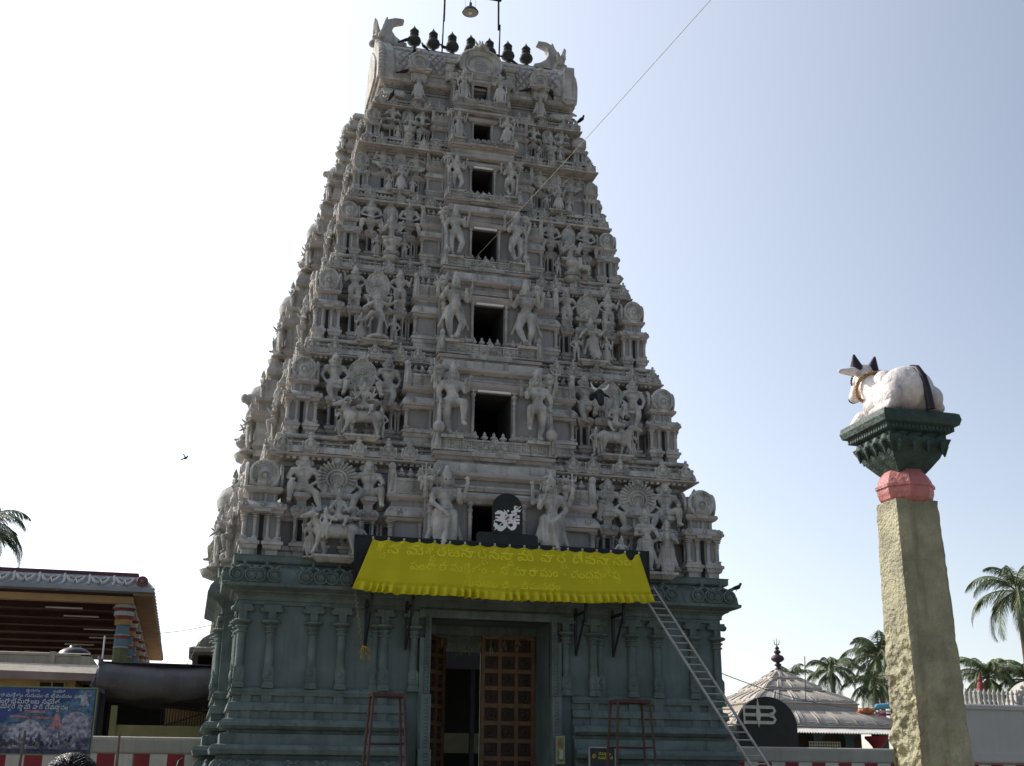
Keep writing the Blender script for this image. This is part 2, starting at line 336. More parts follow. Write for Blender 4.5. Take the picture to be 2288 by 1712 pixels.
FIG['d2r'] = join(shift(quad(MB(), .66, .5, horns=0), (0, 0, 0), 1., True), shift(human(RID, .9, 1, 0, FAN[:2]+FAN[3:5]), (0, -.05, .3), .82, True))
FIG['d3'] = join(shift(human(dict(kL=(-.16,-.14,.47), aL=(-.28,-.1,.32), tL=(-.06,-.03,-.03), pel=(.01,0,.48), kR=(.05,-.04,.26), aR=(.0,0,.04), eL=(-.22,-.04,.7), hL=(-.3,-.12,.62), eR=(.22,-.03,.72), hR=(.33,-.1,.78)), .3, 1.3, 0, FAN[:1]+FAN[3:4], 0, ex3), (0, 0, .1), 1.05), (lambda b: (b.lathe((0, 0, 0), [(.05,0),(.24,.01),(.26,.06),(.18,.11),(.05,.12)], 18), b)[1])(MB()))
FIG['d3r'] = human(dict(pel=(.03,.02,.5), che=(-.03,-.03,.68), nk=(-.05,-.05,.8), hd=(-.06,-.07,.87), sL=(-.17,-.03,.75), sR=(.08,-.03,.76), eL=(-.26,-.06,.66), hL=(-.33,-.1,.55), eR=(.19,0,.66), hR=(.27,-.08,.74), kL=(-.02,-.08,.27), aL=(.02,-.02,.04), kR=(.12,-.02,.26), aR=(.13,0,.04)), 1, 1, .5, (), 0, ex3)
FIG['d4'] = join(shift(human(LOT, 1.2, 1.3, 0, FAN), (0, 0, 0), 1.05), (lambda b: (lotus_seat(b), b)[1])(MB()))
FIG['d4r'] = join(shift(human(dict(LOT, kR=(.22,-.14,.4), aR=(.22,-.15,.14), hL=(.02,-.14,.74)), 1.2, 1.1, 0, FAN[:2]+FAN[3:5]), (-.06, 0, 0), 1.05), (lambda b: (lotus_seat(b), b)[1])(MB()), shift(quad(MB(), .5, .4), (.26, -.1, 0), .7))
FIG['d5'] = human(dict(eL=(-.17,-.03,.63), hL=(-.13,-.13,.7), eR=(.17,-.03,.63), hR=(.13,-.13,.56)), 1.2, 1.3, 1, (UL, UR), 1, lambda b, V: b.lathe((0, 0, -.06), [(.05,0),(.2,.01),(.2,.05),(.05,.06)], 16))
FIG['d6'] = FIG['d4']
cow = MB(); cow.cap((-.2, 0, .2), .15, (.3, 0, .19), .16); cow.ball((-.2, 0, .34), .08); cow.cap((-.28, 0, .25), .11, (-.42, -.03, .42), .07); cow.cap((-.42, -.04, .43), .065, (-.56, -.08, .36), .04)
for s in (-1, 1):
    cow.cap((-.2, s*.13, .1), .06, (-.42, s*.14, .05), .04); cow.cap((.3, s*.14, .12), .09, (.1, s*.18, .05), .045); cow.cap((-.4, s*.05, .49), .018, (-.42, s*.08, .58), .01, 8); cow.cap((-.38, s*.06, .44), .02, (-.35, s*.14, .41), .025, 8)
cow.tube([(.45, 0, .25), (.5, .05, .12), (.4, .18, .05)], .02, 8)
FIG['cow'] = cow
EYE = mat("painted_eye", (.03, .028, .026), .8, .1, 3, 0)
def paint_eyes(me, b):
    me.materials.append(EYE)
    for p in me.polygons:
        for c, r in b.eyes:
            q = p.center; dx, dy, dz = q.x-c[0], (q.y-c[1])*.45, (q.z-c[2])*1.5
            if dx*dx+dy*dy+dz*dz < r*r: p.material_index = 1; break
    return me
FM = {k: paint_eyes(remesh(b, "statue_"+k, STUC, (.0095 if k[0] == 'g' else .0115), 2), b) for k, b in FIG.items() if k != 'd6'}
FM['d6'] = FM['d4']

# ------------------------------------------------------------------ temple tower
YC = 3.78
tower = tag(empty("temple_tower"), "tall grey seven tiered temple gateway tower on a dark green base, covered in statues", "temple tower")
SM = [STUC, PINK, WALL, DARK]
GM = [GREEN, GREENL, DARK]

def disc(b, x, y, z, r, d, n=18):
    """carved round medallion facing -Y"""
    b.lathe((x, y, z), [(r, 0), (r, d), (r*.82, d*1.25), (r*.78, d*.7), (r*.5, d*.7), (r*.45, d*1.3), (r*.2, d*1.5), (.001, d*1.5)], n, ax='y')
def pillar(b, x, y, z0, z1, r=.055):
    h = z1-z0
    b.box(x-r*1.5, x+r*1.5, y-r*1.5, y+r*1.5, z0, z0+h*.07)
    b.lathe((x, y, z0), [(r, h*.07), (r*.95, h*.66), (r*1.35, h*.68), (r*1.35, h*.7), (r*.95, h*.72), (r*1.1, h*.76), (r*1.5, h*.78), (r*1.5, h*.8), (r*.9, h*.82), (r*1.0, h*.84), (r*1.9, h*.88), (r*1.9, h*.91), (r*.9, h*.92), (r*.9, h)], 10, smooth=False)
    b.box(x-r*1.9, x+r*1.9, y-r*1.0, y+r*1.0, z0+h*.95, z0+h)
def kalasa(b, x, y, z, s=1.):
    b.lathe((x, y, z), [(.03*s,0),(.07*s,.01*s),(.035*s,.04*s),(.05*s,.06*s),(.115*s,.1*s),(.12*s,.13*s),(.075*s,.17*s),(.035*s,.19*s),(.055*s,.21*s),(.05*s,.24*s),(.005*s,.31*s)], 12)

def make_shrine():
    """corner shrine, unit made at first-tier size: 1.03 wide, 2.35 tall"""
    b = MB()
    for sx in (-1, 1):
        for sy in (-1, 1):
            x0, x1 = sorted((sx*.07, sx*.47)); y0, y1 = sorted((sy*.07, sy*.47))
            b.mould(x0, x1, y0, y1, [(-.06,0),(-.06,.14),(.0,.18),(.02,.26),(.05,.27),(.05,.34),(-.0,.36),(-.02,.42)], (3, 5))
    b.mi = 2; b.box(-.36, .36, -.36, .36, .0, 1.0); b.mi = 3; b.box(-.05, .05, -.372, .372, 0, .98); b.box(-.372, .372, -.05, .05, 0, .98); b.mi = 0
    for x in (-.39, -.15, .15, .39):
        for y in (-.39, .39):
            pillar(b, x, y, .42, 1.0, .052 if abs(x) > .3 else .04)
            if abs(x) < .3: pillar(b, y, x, .42, 1.0, .04)
    b.mould(-.42, .42, -.42, .42, [(0,1.0),(.06,1.01),(.08,1.08),(.12,1.09),(.13,1.14),(.09,1.2),(.02,1.26),(-.03,1.3),(-.12,1.31)], (1, 3))
    b.box(-.2, .2, -.55, .55, 1.03, 1.1); b.box(-.55, .55, -.2, .2, 1.03, 1.1)
    for x in (-.4, 0, .4):
        for rot in (0, 1, 2, 3):
            m = MB(); disc(m, x, -.5, 1.19, .075, .05, 10)
            for _ in range(rot): m.v = [(-y, x_, z) for x_, y, z in m.v]
            b.add(m.v, m.f, True)
    b.mi = 2; b.box(-.31, .31, -.31, .31, 1.3, 1.52); b.mi = 0
    for x in (-.26, -.06, .06, .26):
        b.box(x-.03, x+.03, -.33, .33, 1.3, 1.5); b.box(-.33, .33, x-.03, x+.03, 1.3, 1.5)
    b.mould(-.34, .34, -.34, .34, [(0,1.5),(.06,1.52),(.1,1.57),(.1,1.63),(.06,1.66),(-.03,1.67)], (1, 2))
    b.box(-.15, .15, -.46, .46, 1.56, 1.7); b.box(-.46, .46, -.15, .15, 1.56, 1.7)
    b.lathe((0, 0, 1.66), [(.33,0),(.4,.08),(.42,.2),(.385,.33),(.3,.43),(.17,.5),(.08,.52)], 20, .55)
    for rot in range(4):
        m = MB(); disc(m, 0, -.375, 1.95, .36, .06, 22); m.box(-.16, .16, -.47, -.3, 1.66, 1.86); disc(m, 0, -.43, 1.9, .12, .06, 12)
        rq = random.Random(9)
        for q in range(46): a = rq.uniform(0, 6.28); r_ = rq.uniform(.12, .31); m.ball((r_*math.cos(a), -.435, 1.95+r_*math.sin(a)), (.03, .022, .03), 6, 4)
        m.cap((0, -.4, 2.08), .05, (0, -.36, 2.16), .03, 8)
        for _ in range(rot): m.v = [(-y, x_, z) for x_, y, z in m.v]
        b.add(m.v, m.f, True)
    b.lathe((0, 0, 2.15), [(.1,0),(.14,.03),(.13,.07),(.06,.1),(.09,.13),(.08,.17),(.02,.27)], 14)
    return b.mesh("corner_shrine", SM)

def arch_outline(w, h, n=34, scal=.035, k=.36):
    """horseshoe outline, base at z=0"""
    pts = []
    for i in range(n+1):
        a = R(-52+284*i/n); rr = 1+scal*abs(math.sin(a*9))
        pts.append((w*.5*math.cos(a)*rr, h*(.46+.50*math.sin(a)*rr)))
    z0 = pts[0][1]; lo = min(p[1] for p in pts)
    return [(x, z-lo) for x, z in pts]
def make_arch(style):
    """horseshoe shrine between the seated figures: .95 wide, 2.4 tall"""
    b = MB()
    for x0, x1 in ((-.42, -.14), (.14, .42)):
        b.mould(x0, x1, -.2, .3, [(-.05,0),(-.05,.14),(.0,.18),(.02,.26),(.05,.27),(.05,.33),(-.02,.36),(-.02,.42)], (3, 5))
    b.mi = 2; b.box(-.36, .36, -.05, .4, 0, 1.1); b.mi = 0
    for x in (-.36, -.2, .2, .36): pillar(b, x, -.14, .42, 1.0, .042)
    for x0, x1 in ((-.43, -.1), (.1, .43)):
        b.mould(x0, x1, -.2, .3, [(0,1.0),(.05,1.02),(.09,1.08),(.1,1.14),(.06,1.22),(-.02,1.28),(-.1,1.3)], (1, 2))
        disc(b, (x0+x1)/2, -.27, 1.18, .09, .05, 12)
    b.mi = 2; b.box(-.34, .34, -.1, .4, 1.28, 1.5); b.mi = 0
    for x in (-.3, -.1, .1, .3): b.box(x-.035, x+.035, -.13, .3, 1.28, 1.48)
    b.mould(-.4, .4, -.16, .35, [(0,1.47),(.06,1.5),(.08,1.55),(.08,1.61),(.0,1.63)], (1,))
    b.box(-.14, .14, -.27, .2, 1.54, 1.68)
    w, h = (.98, .82) if style == 0 else (.86, .86)
    o = [(x, z+1.62) for x, z in arch_outline(w, h, 44 if style == 0 else 30, .045 if style == 0 else .02)]
    b.prism(o, -.16, .06)
    if style == 0:
        for i in range(17):
            a = R(-28+236*i/16); r0, r1 = .27, .46
            c = (0, -.17, 1.62+.40)
            b.cap((c[0]+r0*math.cos(a)*1.0, c[1], c[2]+r0*math.sin(a)*.82), .025, (c[0]+r1*math.cos(a)*1.0, c[1]-.01, c[2]+r1*math.sin(a)*.84), .036, 6)
        b.tube([(.24*math.cos(R(a)), -.18, 1.96+.22*math.sin(R(a))) for a in range(-50, 231, 14)], .03, 6)
        b.tube([(.15*math.cos(R(a)), -.18, 1.93+.15*math.sin(R(a))) for a in range(-50, 231, 14)], .022, 6)
        b.mi = 2; b.lathe((0, -.163, 1.93), [(.125, 0), (.125, .004)], 16, ax='y'); b.mi = 0
    else:
        b.tube([(w*.45*math.cos(R(a)), -.17, 1.62+h*.45+h*.43*math.sin(R(a))) for a in range(-50, 231, 12)], .022, 6)
        b.lathe((0, -.16, 2.05), [(.11,0),(.11,.05),(.085,.06),(.08,.03),(.04,.03),(.03,.07),(.001,.07)], 14, ax='y')
        rnd = random.Random(3)
        for i in range(60):
            a = rnd.uniform(0, 6.28); r = rnd.uniform(.16, .37)
            b.ball((r*math.cos(a), -.165, 2.05+r*math.sin(a)*.95), (.035, .028, .035), 6, 4)
    b.lathe((0, -.12, 1.62), [(.13,0),(.15,.06),(.1,.12),(.12,.16),(.06,.24),(.02,.34)], 12)
    zt = 1.62+h*.96                                                # kirtimukha crest
    b.ball((0, -.14, zt), (.12, .1, .1), 10, 6); b.ball((0, -.24, zt-.03), (.06, .05, .05), 8, 6)
    for s in (-1, 1):
        b.ball((s*.06, -.22, zt+.03), .032, 8, 6); b.cap((s*.1, -.12, zt+.02), .04, (s*.16, -.14, zt+.12), .03, 8); b.ball((s*.12, -.18, zt-.07), .045, 8, 6)
        b.cap((s*.03, -.12, zt+.08), .03, (s*.05, -.12, zt+.18), .02, 8)
    return b.mesh("horseshoe_arch", SM)
def make_niche():
    """narrow pilaster niche under a seated figure: .45 wide, top of pedestal at 1.6"""
    b = MB()
    b.mould(-.2, .2, -.16, .3, [(-.08,0),(-.08,.16),(-.02,.2),(.0,.28),(.04,.29),(.05,.36),(.0,.38),(-.03,.42)], (3, 5))
    b.mi = 2; b.box(-.15, .15, -.05, .3, .4, 1.05); b.mi = 3; b.box(-.06, .06, -.053, .2, .42, .95); b.mi = 0
    for x in (-.13, .13): pillar(b, x, -.11, .42, 1.0, .03)
    b.mould(-.19, .19, -.15, .3, [(-.03,.98),(.03,1.02),(.05,1.08),(.07,1.12),(.06,1.2),(.0,1.27),(-.06,1.28)], (1, 2))
    for x in (-.11, .11): disc(b, x, -.21, 1.17, .07, .04, 12)
    b.box(-.11, .11, -.1, .3, 1.27, 1.46)
    b.mould(-.13, .13, -.13, .3, [(-.02,1.4),(.03,1.45),(.08,1.49),(.08,1.58),(.06,1.6)], (1,))
    return b.mesh("pilaster_niche", SM)
def make_pavilion():
    """bay beside the central bay: .95 wide, lattice parapet with three pots"""
    b = MB()
    b.mould(-.44, .46, -.28, .5, [(-.04,0),(-.04,.14),(.01,.18),(.02,.27),(.06,.28),(.06,.35),(.0,.37),(-.02,.42)], (3, 5))
    b.mi = 2; b.box(-.36, .46, -.16, .5, .4, 1.02); b.mi = 0
    pillar(b, -.36, -.22, .42, 1.0, .055); pillar(b, .36, -.2, .42, 1.0, .04)
    b.mould(-.42, .46, -.28, .5, [(-.02,.98),(.03,1.0),(.05,1.07),(.09,1.08),(.1,1.14),(.06,1.24),(-.02,1.34),(-.08,1.36)], (1, 2))
    disc(b, -.2, -.36, 1.22, .08, .05, 12)
    b.mi = 2; b.box(-.36, .46, -.2, .5, 1.35, 1.5); b.mi = 0
    b.mould(-.38, .46, -.22, .5, [(0,1.48),(.05,1.52),(.09,1.57),(.09,1.64),(.02,1.66)], (1, 2))
    b.box(-.26, .42, -.24, -.1, 1.66, 2.02); b.box(-.27, .43, -.26, -.08, 1.66, 1.71); b.box(-.27, .43, -.26, -.08, 1.98, 2.05)
    for i in range(9):
        for s in (-1, 1):
            x = -.24+i*.08
            if -.24 <= x+s*.24 <= .42: b.tube([(x, -.245, 1.71), (x+s*.24, -.245, 1.98)], .011, 4, False)
    b.prism([(-.46,1.64),(-.27,1.64),(-.26,2.1),(-.33,2.36),(-.42,2.3),(-.44,2.0)], -.3, -.06)
    b.cap((-.38, -.28, 1.75), .06, (-.36, -.28, 2.15), .05, 8); b.ball((-.37, -.24, 2.32), .1, 8, 6)
    for x in (-.12, .1, .32): kalasa(b, x, -.1, 2.05, .95)
    return b.mesh("lattice_pavilion", SM)
def make_nasi():
    """small horseshoe medallion on the kapota"""
    b = MB(); disc(b, -.075, 0, .06, .125, .05, 16); disc(b, .075, 0, .06, .125, .05, 16); disc(b, 0, -.01, .14, .13, .06, 16)
    b.cap((0, -.04, .24), .06, (0, -.02, .32), .04, 8); b.ball((0, -.03, .38), .04, 8, 6)
    for s in (-1, 1): b.ball((s*.16, -.04, .17), .04, 8, 6); b.ball((s*.05, -.07, .3), .025, 6, 4)
    return b.mesh("medallion", SM)
def make_parapet():
    """balcony parapet under a window: 3.5 wide, .38 high + pots, front at y=0"""
    b = MB()
    b.mould(-1.72, 1.72, .08, .7, [(-.06,-.62),(-.06,-.42),(.0,-.38),(.03,-.3),(.08,-.29),(.1,-.2),(.03,-.17),(.0,-.14)], (2, 4))
    b.mould(-.62, .62, .0, .7, [(-.02,-.4),(.03,-.33),(.08,-.31),(.11,-.22),(.04,-.16)], (1,))
    b.box(-1.62, 1.62, .06, .3, -.14, .2); b.box(-1.64, 1.64, .03, .3, -.14, -.09); b.box(-1.64, 1.64, .03, .3, .15, .2)
    rnd = random.Random(5)
    for i in range(38):
        x = -1.52+i*.082
        if abs(x) < .36: continue
        k = i % 4
        if k in (0, 2): b.box(x-.018, x+.018, .025, .1, -.07, .13)
        if k == 1: b.box(x-.05, x+.05, .03, .1, .0, .045)
        if k == 3: b.box(x-.03, x+.03, .03, .1, -.05, -.01); b.box(x-.03, x+.03, .03, .1, .07, .11)
    b.prism([(-.42,-.14),(.42,-.14),(.3,.06),(.14,.12),(.08,.24),(-.08,.24),(-.14,.12),(-.3,.06)], .0, .1)
    for s in (-1, 1):
        disc(b, s*.1, .0, .02, .1, .05, 12); b.ball((s*.28, .0, -.04), (.09, .05, .06), 8, 6)
        b.prism([(s*1.62,-.16),(s*1.84,-.16),(s*1.84,.1),(s*1.76,.42),(s*1.68,.5),(s*1.62,.36)][::s], -.04, .26)
        b.cap((s*1.74, -.05, -.06), .07, (s*1.72, -.05, .26), .05, 8); b.ball((s*1.7, -.02, .46), .09, 8, 6)
    for i in range(11): kalasa(b, -1.4+i*.28, .18, .2, .95)
    return b.mesh("parapet", SM)
def make_yali():
    b = MB(); b.ball((0, 0, .12), (.2, .16, .17)); b.ball((0, -.15, .1), (.12, .1, .09)); b.ball((.0, -.1, .28), (.14, .1, .09))
    for x in (-1, 1): b.ball((x*.09, -.15, .19), .04, 8, 6); b.cap((x*.14, -.02, .22), .05, (x*.24, -.04, .36), .03, 8); b.cap((x*.17, -.05, .05), .05, (x*.2, -.05, -.14), .04, 8); b.ball((x*.2, 0, .12), .09, 8, 6)
    b.cap((0, -.1, 0), .08, (0, -.08, -.16), .06, 8); b.cap((0, 0, .3), .06, (0, 0, .42), .025, 8)
    return b.mesh("yali_bracket", SM)
MYAL = make_yali()
MSHR, MAR0, MAR1, MNI, MPAV, MNAS, MPAR = make_shrine(), make_arch(0), make_arch(1), make_niche(), make_pavilion(), make_nasi(), make_parapet()

# floor z, ledge half width, ledge front Y, window half width, window bottom/top as share of the tier
T = [(6.47,6.12,-.08,.60,.0,.47), (9.55,5.25,.40,.48,.0,.50), (12.3,4.66,1.0,.41,.0,.465), (15.0,4.11,1.64,.36,.0,.48),
     (17.23,3.69,2.04,.31,.0,.53), (19.02,3.38,2.18,.25,.0,.50), (20.45,3.02,2.48,.2,.06,.62), (21.15,2.98,2.44,0,0,0)]
W1, H1 = 6.12, 3.08
FIGROW = [('s1','d1','d1r'), ('s2','d2','d2r'), ('s3','d3','d3r'), ('s4','d4','d4r'), ('s5','d5','d5'), ('s6','d6','d6')]
GRD = ['g1','g2','g3','g4','g4','g5','g5']
def nz(k): return noise.noise(Vector((k*1.37, k*.71, 2.3)))
for t in range(7):
    z0, W, Yf, ww, wb, wt = T[t]; zn, Wn, Yn = T[t+1][:3]
    if t == 6: zn = 21.15
    H = zn-z0; k = W/W1; h = H/H1; kd = (YC-Yf)/(YC-T[0][2])
    st = empty("storey", (0, 0, 0), 0, tower)
    wc, yc = (Wn-.16, Yn+.16) if t < 6 else (W-.2, Yf+.2)
    yb = 2*YC-yc
    zt = zn-.26*h
    ybay = Yf-.22; wbay = 1.75*k
    # core walls, hollow behind the window
    c = MB(); zw0, zw1 = z0+wb*H, z0+wt*H; ztop = z0+.69*H
    if t == 6: zw0, zw1, ztop = 20.60, 21.2, 21.5
    for x0, x1, a, e in ((-wc, -ww, z0-.02, zt), (ww, wc, z0-.02, zt), (-ww, ww, zw1, zt), (-ww, ww, z0-.02, zw0)):
        if e-a > .02: c.box(x0, x1, yc, yc+.4, a, e)
    c.box(-wc, -wc+.35, yc+.4, yb-.4, z0-.02, zt); c.box(wc-.35, wc, yc+.4, yb-.4, z0-.02, zt); c.box(-wc, wc, yb-.4, yb, z0-.02, zt)
    # relief string courses on the upper wall
    for q, (fz, d) in enumerate(((.60,.05), (.66,.03), (.74,.05))):
        for x0, x1 in ((-wc-d, -wbay), (wbay, wc+d)): c.box(x0, x1, yc-d, yc+.1, z0+fz*H, z0+(fz+.035)*H)
        c.box(-wc-d, -wc+.1, yc+.1, yb, z0+fz*H, z0+(fz+.035)*H); c.box(wc-.1, wc+d, yc+.1, yb, z0+fz*H, z0+(fz+.035)*H)
    # bay walls in front of the core
    for s in (-1, 1):
        x0, x1 = sorted((s*ww, s*wbay)); c.box(x0, x1, ybay, yc, z0-.02, ztop)
    c.box(-ww, ww, ybay, yc, zw1, ztop)
    if zw0 > z0: c.box(-ww, ww, ybay, yc, z0-.02, zw0)
    put("wall", c, st, mats=[WALL])
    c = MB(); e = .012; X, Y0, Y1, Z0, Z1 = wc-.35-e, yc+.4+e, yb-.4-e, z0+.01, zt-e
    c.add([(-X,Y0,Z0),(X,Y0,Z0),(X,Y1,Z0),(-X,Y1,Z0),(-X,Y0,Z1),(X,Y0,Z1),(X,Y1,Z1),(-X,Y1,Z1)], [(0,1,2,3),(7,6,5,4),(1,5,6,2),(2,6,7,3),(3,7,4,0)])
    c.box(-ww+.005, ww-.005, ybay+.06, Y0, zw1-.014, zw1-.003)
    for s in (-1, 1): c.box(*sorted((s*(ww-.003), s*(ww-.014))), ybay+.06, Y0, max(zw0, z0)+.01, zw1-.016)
    put("shade_lining", c, st, mats=[mat("interior_shade", (.05, .05, .05), .95, .1, 2, 0)] if t == 0 else [bpy.data.materials["interior_shade"]])  # near-black lining added so the window openings look unlit; shade put into colour
    if t == 6:
        b = MB()
        for s in (-1, 1):
            pillar(b, s*(ww+.06), ybay-.04, z0+.05, 21.25, .03); pillar(b, s*(wbay-.06), ybay-.04, z0+.05, 21.2, .05)
        b.mould(-wbay, wbay, ybay, yc, [(0, 21.2), (.05, 21.23), (.09, 21.28), (.09, 21.34), (.02, 21.38), (.05, 21.42), (.08, 21.5), (0, 21.54)], (1,))
        put("window_surround", b, st, mats=SM); continue
    # bay trim: pilasters, lintel, cornice
    b = MB()
    for s in (-1, 1):
        for x, r in ((s*(ww+.07*k), .045*k), (s*(wbay-.12*k), .075*k)): pillar(b, x, ybay-.07*k, zw0 if r < .06*k else z0+.02, z0+(.53 if r < .06*k else .55)*H, r)
        b.mould(*sorted((s*(ww+.02), s*wbay)), ybay-.12*k, ybay+.1, [(0, z0), (.02, z0+.05*H), (.05, z0+.06*H), (.05, z0+.09*H), (0, z0+.1*H)], (1,))
    b.mould(-ww-.25*k, ww+.25*k, ybay-.06, yc, [(0, zw1+.005*H), (.04, zw1+.02*H), (.1*k, zw1+.045*H), (.1*k, zw1+.07*H), (.03, zw1+.09*H)], (1, 2))
    b.mould(-wbay+.1, wbay-.1, ybay-.05, yc, [(0, z0+.575*H), (.03, z0+.59*H), (.05, z0+.60*H), (.0, z0+.62*H)], (1,))
    b.mould(-wbay+.1, wbay-.1, ybay-.06, yc, [(0, z0+.665*H), (.05, z0+.675*H), (.1, z0+.69*H), (.1, z0+.715*H), (.0, z0+.73*H)], (1, 2))
    if t < 6: b.mould(-wbay*.86, wbay*.86, ybay-.02, yc+.2, [(0, z0+.73*H), (0, z0+.80*H)])
    put("window_surround", b, st, mats=SM)
    if t < 6:
        for s in (-1, 1):
            b = MB(); xa, xb = sorted((s*(wbay+.02), s*(W-1.02*k)))
            b.mould(xa, xb, Yf+.50*k, yc+.1, [(-.02, z0+.30*H), (.03, z0+.32*H), (.09*k, z0+.335*H), (.1*k, z0+.36*H), (.05*k, z0+.39*H), (-.06, z0+.41*H), (-.12, z0+.43*H)], (1,))
            b.mould(xa, xb, Yf+.46*k, yc+.1, [(.02, z0), (.02, z0+.05*H), (.0, z0+.06*H), (.05, z0+.07*H), (.05, z0+.10*H), (-.04, z0+.11*H)], (2,))
            b.mould(xa, xb, yc-.12*k, yc+.1, [(0, z0+.52*H), (.05, z0+.54*H), (.05, z0+.57*H), (0, z0+.58*H)])
            for f in (.715, .685, .57, .54, .455, .44):
                pillar(b, s*f*W, Yf+.44*k, z0+.11*H, z0+.31*H, .034*k)
                if f < .6: pillar(b, s*f*W, yc-.05, z0+.43*H, z0+.62*H, .03*k)
            put("wall_moulding", b, st, mats=SM)
            b = MB()
            for y in (Yf+1.2*kd, Yf+1.55*kd, Yf+1.95*kd): pillar(b, s*(wc+.12*k), y, z0+.1*H, z0+.36*H, .05*k)
            b.mould(*sorted((s*(wc-.1), s*(wc+.3*k))), Yf+1.05*kd, 2*YC-Yf-1.05*kd, [(0, z0+.35*H), (.08*k, z0+.37*H), (.1*k, z0+.4*H), (0, z0+.44*H)], (0,))
            put("side_moulding", b, st, mats=SM)
    if t in (1, 2, 3, 4):
        m = MB(); m.lathe((-ww*.9, ybay-.12*k, zw1+.02), [(.035, 0), (.035, ww*1.8)], 8, ax='x'); m.box(-ww*.9, ww*.9, ybay-.1*k, ybay-.05, zw1+.02, zw1+.06)
        put("tube_light", m, st, mats=TUBE)
    if t == 6: continue
    # kapota band and ledge carrying the next tier
    b = MB()
    b.mould(-Wn, Wn, Yn, 2*YC-Yn, [(-.14, zn-.66*h), (-.02, zn-.64*h), (.06*k, zn-.61*h), (.2*k, zn-.60*h), (.28*k, zn-.575*h), (.28*k, zn-.535*h), (.15*k, zn-.53*h), (.15*k, zn-.505*h), (.23*k, zn-.50*h), (.20*k, zn-.36*h), (.1*k, zn-.31*h), (-.06*k, zn-.30*h), (-.06*k, zn-.22*h), (.0, zn-.21*h), (.0, zn-.17*h), (-.08*k, zn-.165*h), (-.08*k, zn-.11*h), (.05*k, zn-.105*h), (.08*k, zn-.075*h), (.08*k, zn-.025*h), (.03, zn), (-.3, zn)] if t < 3 else [(-.14, zn-.68*h), (-.02, zn-.66*h), (.2*k, zn-.63*h), (.3*k, zn-.60*h), (.3*k, zn-.52*h), (.06*k, zn-.51*h), (.06*k, zn-.44*h), (.2*k, zn-.43*h), (.2*k, zn-.31*h), (-.1*k, zn-.30*h), (-.1*k, zn-.14*h), (.1*k, zn-.13*h), (.1*k, zn-.02*h), (.03, zn), (-.3, zn)], (2,) if t > 2 else (4,))
    dk = .15*max(k, .75)
    for q in range(int(2*Wn/dk)):
        x = -Wn+dk*(q+.5); b.box(x-dk*.28, x+dk*.28, Yn-.17*k, Yn+.1, zn-.655*h, zn-(.605 if t < 3 else .635)*h)
        if t > 2:
            b.ball((x, Yn-.02*k, zn-.22*h), (dk*.36, .1*k, .06*h), 6, 4)
            b.ball((x, Yn-.2*k, zn-.37*h), (dk*.33, .05, .05*h), 6, 4)
    for q in range(int(2*Wn/(.2*k)) if t < 3 else 0):
        x = -Wn+.1*k+q*.2*k; b.ball((x, Yn+.03*k, zn-.26*h), (.07*k, .07, .042*h), 6, 4)
        if q % 2: b.ball((x, Yn+.05*k, zn-.138*h), (.1*k, .06, .03*h), 6, 4)
    for q in range(int(2*(YC-Yn)/(.2*k)) if t < 3 else 0):
        y = Yn+.1*k+q*.2*k
        for s in (-1, 1): b.ball((s*(Wn-.03*k), y, zn-.26*h), (.07, .07*k, .042*h), 6, 4)
    put("cornice", b, st, mats=SM)
    yk = Yn-.20*k
    xs = [.985*Wn, .86*Wn, .64*Wn, .50*Wn, .40*Wn]
    for s in (-1, 1):
        for x in xs: put("medallion", MNAS, st, (s*x, yk-.03*k, zn-.47*h), 0, (k*1.1, k, h*1.12) if t < 3 else (.8, .8, .8))
    for s in (-1, 1):
        for y in (Yn+.35*kd, Yn+1.0*kd, Yn+1.7*kd): put("medallion", MNAS, st, (s*(Wn+.26*k), y, zn-.50*h), s*R(90), (k, k, h))
    # balcony parapet of this tier (its floor), bay in front
    if t > 0: put("parapet", MPAR, st, (0, Yf-.52, z0-.13*h), 0, (wbay/1.75, 1, h))
    # corner shrines
    if t < 6:
        sk = (k*(1 if t < 4 else .8), kd*(1 if t < 4 else .85), h*(1 if t < 4 else .93))
        for s in (-1, 1):
            put("corner_shrine", MSHR, st, (s*(W-.58*sk[0]), Yf+.58*k, z0), 0, sk)
            put("corner_shrine", MSHR, st, (s*(W-.58*sk[0]), 2*YC-Yf-.58*k, z0), 0, sk)
    # rows of statues on the front
    sg, dl, dr = FIGROW[t]
    yr = Yf+.30*k+.12
    for s in (-1, 1):
        put("horseshoe_arch", MAR0 if t in (0,) else MAR1, st, (s*.627*W, yr, z0), 0, (k*s*(1 if t < 3 else .72), kd, h))
        for fx in (.757, .498):
            put("pilaster_niche", MNI, st, (s*fx*W, yr+.02, z0), 0, (k, kd, h))
            sc_ = (1.52 if t < 3 else 1.62)*h if sg != 's3' else 1.3*h
            zz = z0+((1.6 if t < 4 else 1.5)*h-.37*sc_ if sg not in ('s3',) else 1.22*h)
            flip = (1 if (fx > .6) == (s < 0) else -1) if sg not in ('s4',) else 1
            put("statue", FM[sg], st, (s*fx*W, yr-.06*k, zz), nz(t*7+fx*9+s)*.3, (sc_*flip*(1.22 if sg != 's3' else 1.15), sc_*1.15, sc_*(.97+.06*nz(t*3+fx*5+s*2))))
        put("lattice_pavilion", MPAV, st, (s*.355*W, Yf+.26*k, z0), 0, (k*(-s), kd, h))
        # deity on a plank
        d = dl if s < 0 else dr
        ds = (1.42 if d in ('d1','d2','d2r') else 1.32 if d in ('d1r','d3','d3r') else 1.5)*h
        if d == 'd5': ds = 1.32*h
        dx_ = .28 if d == 'd1r' else 0
        pb = MB()
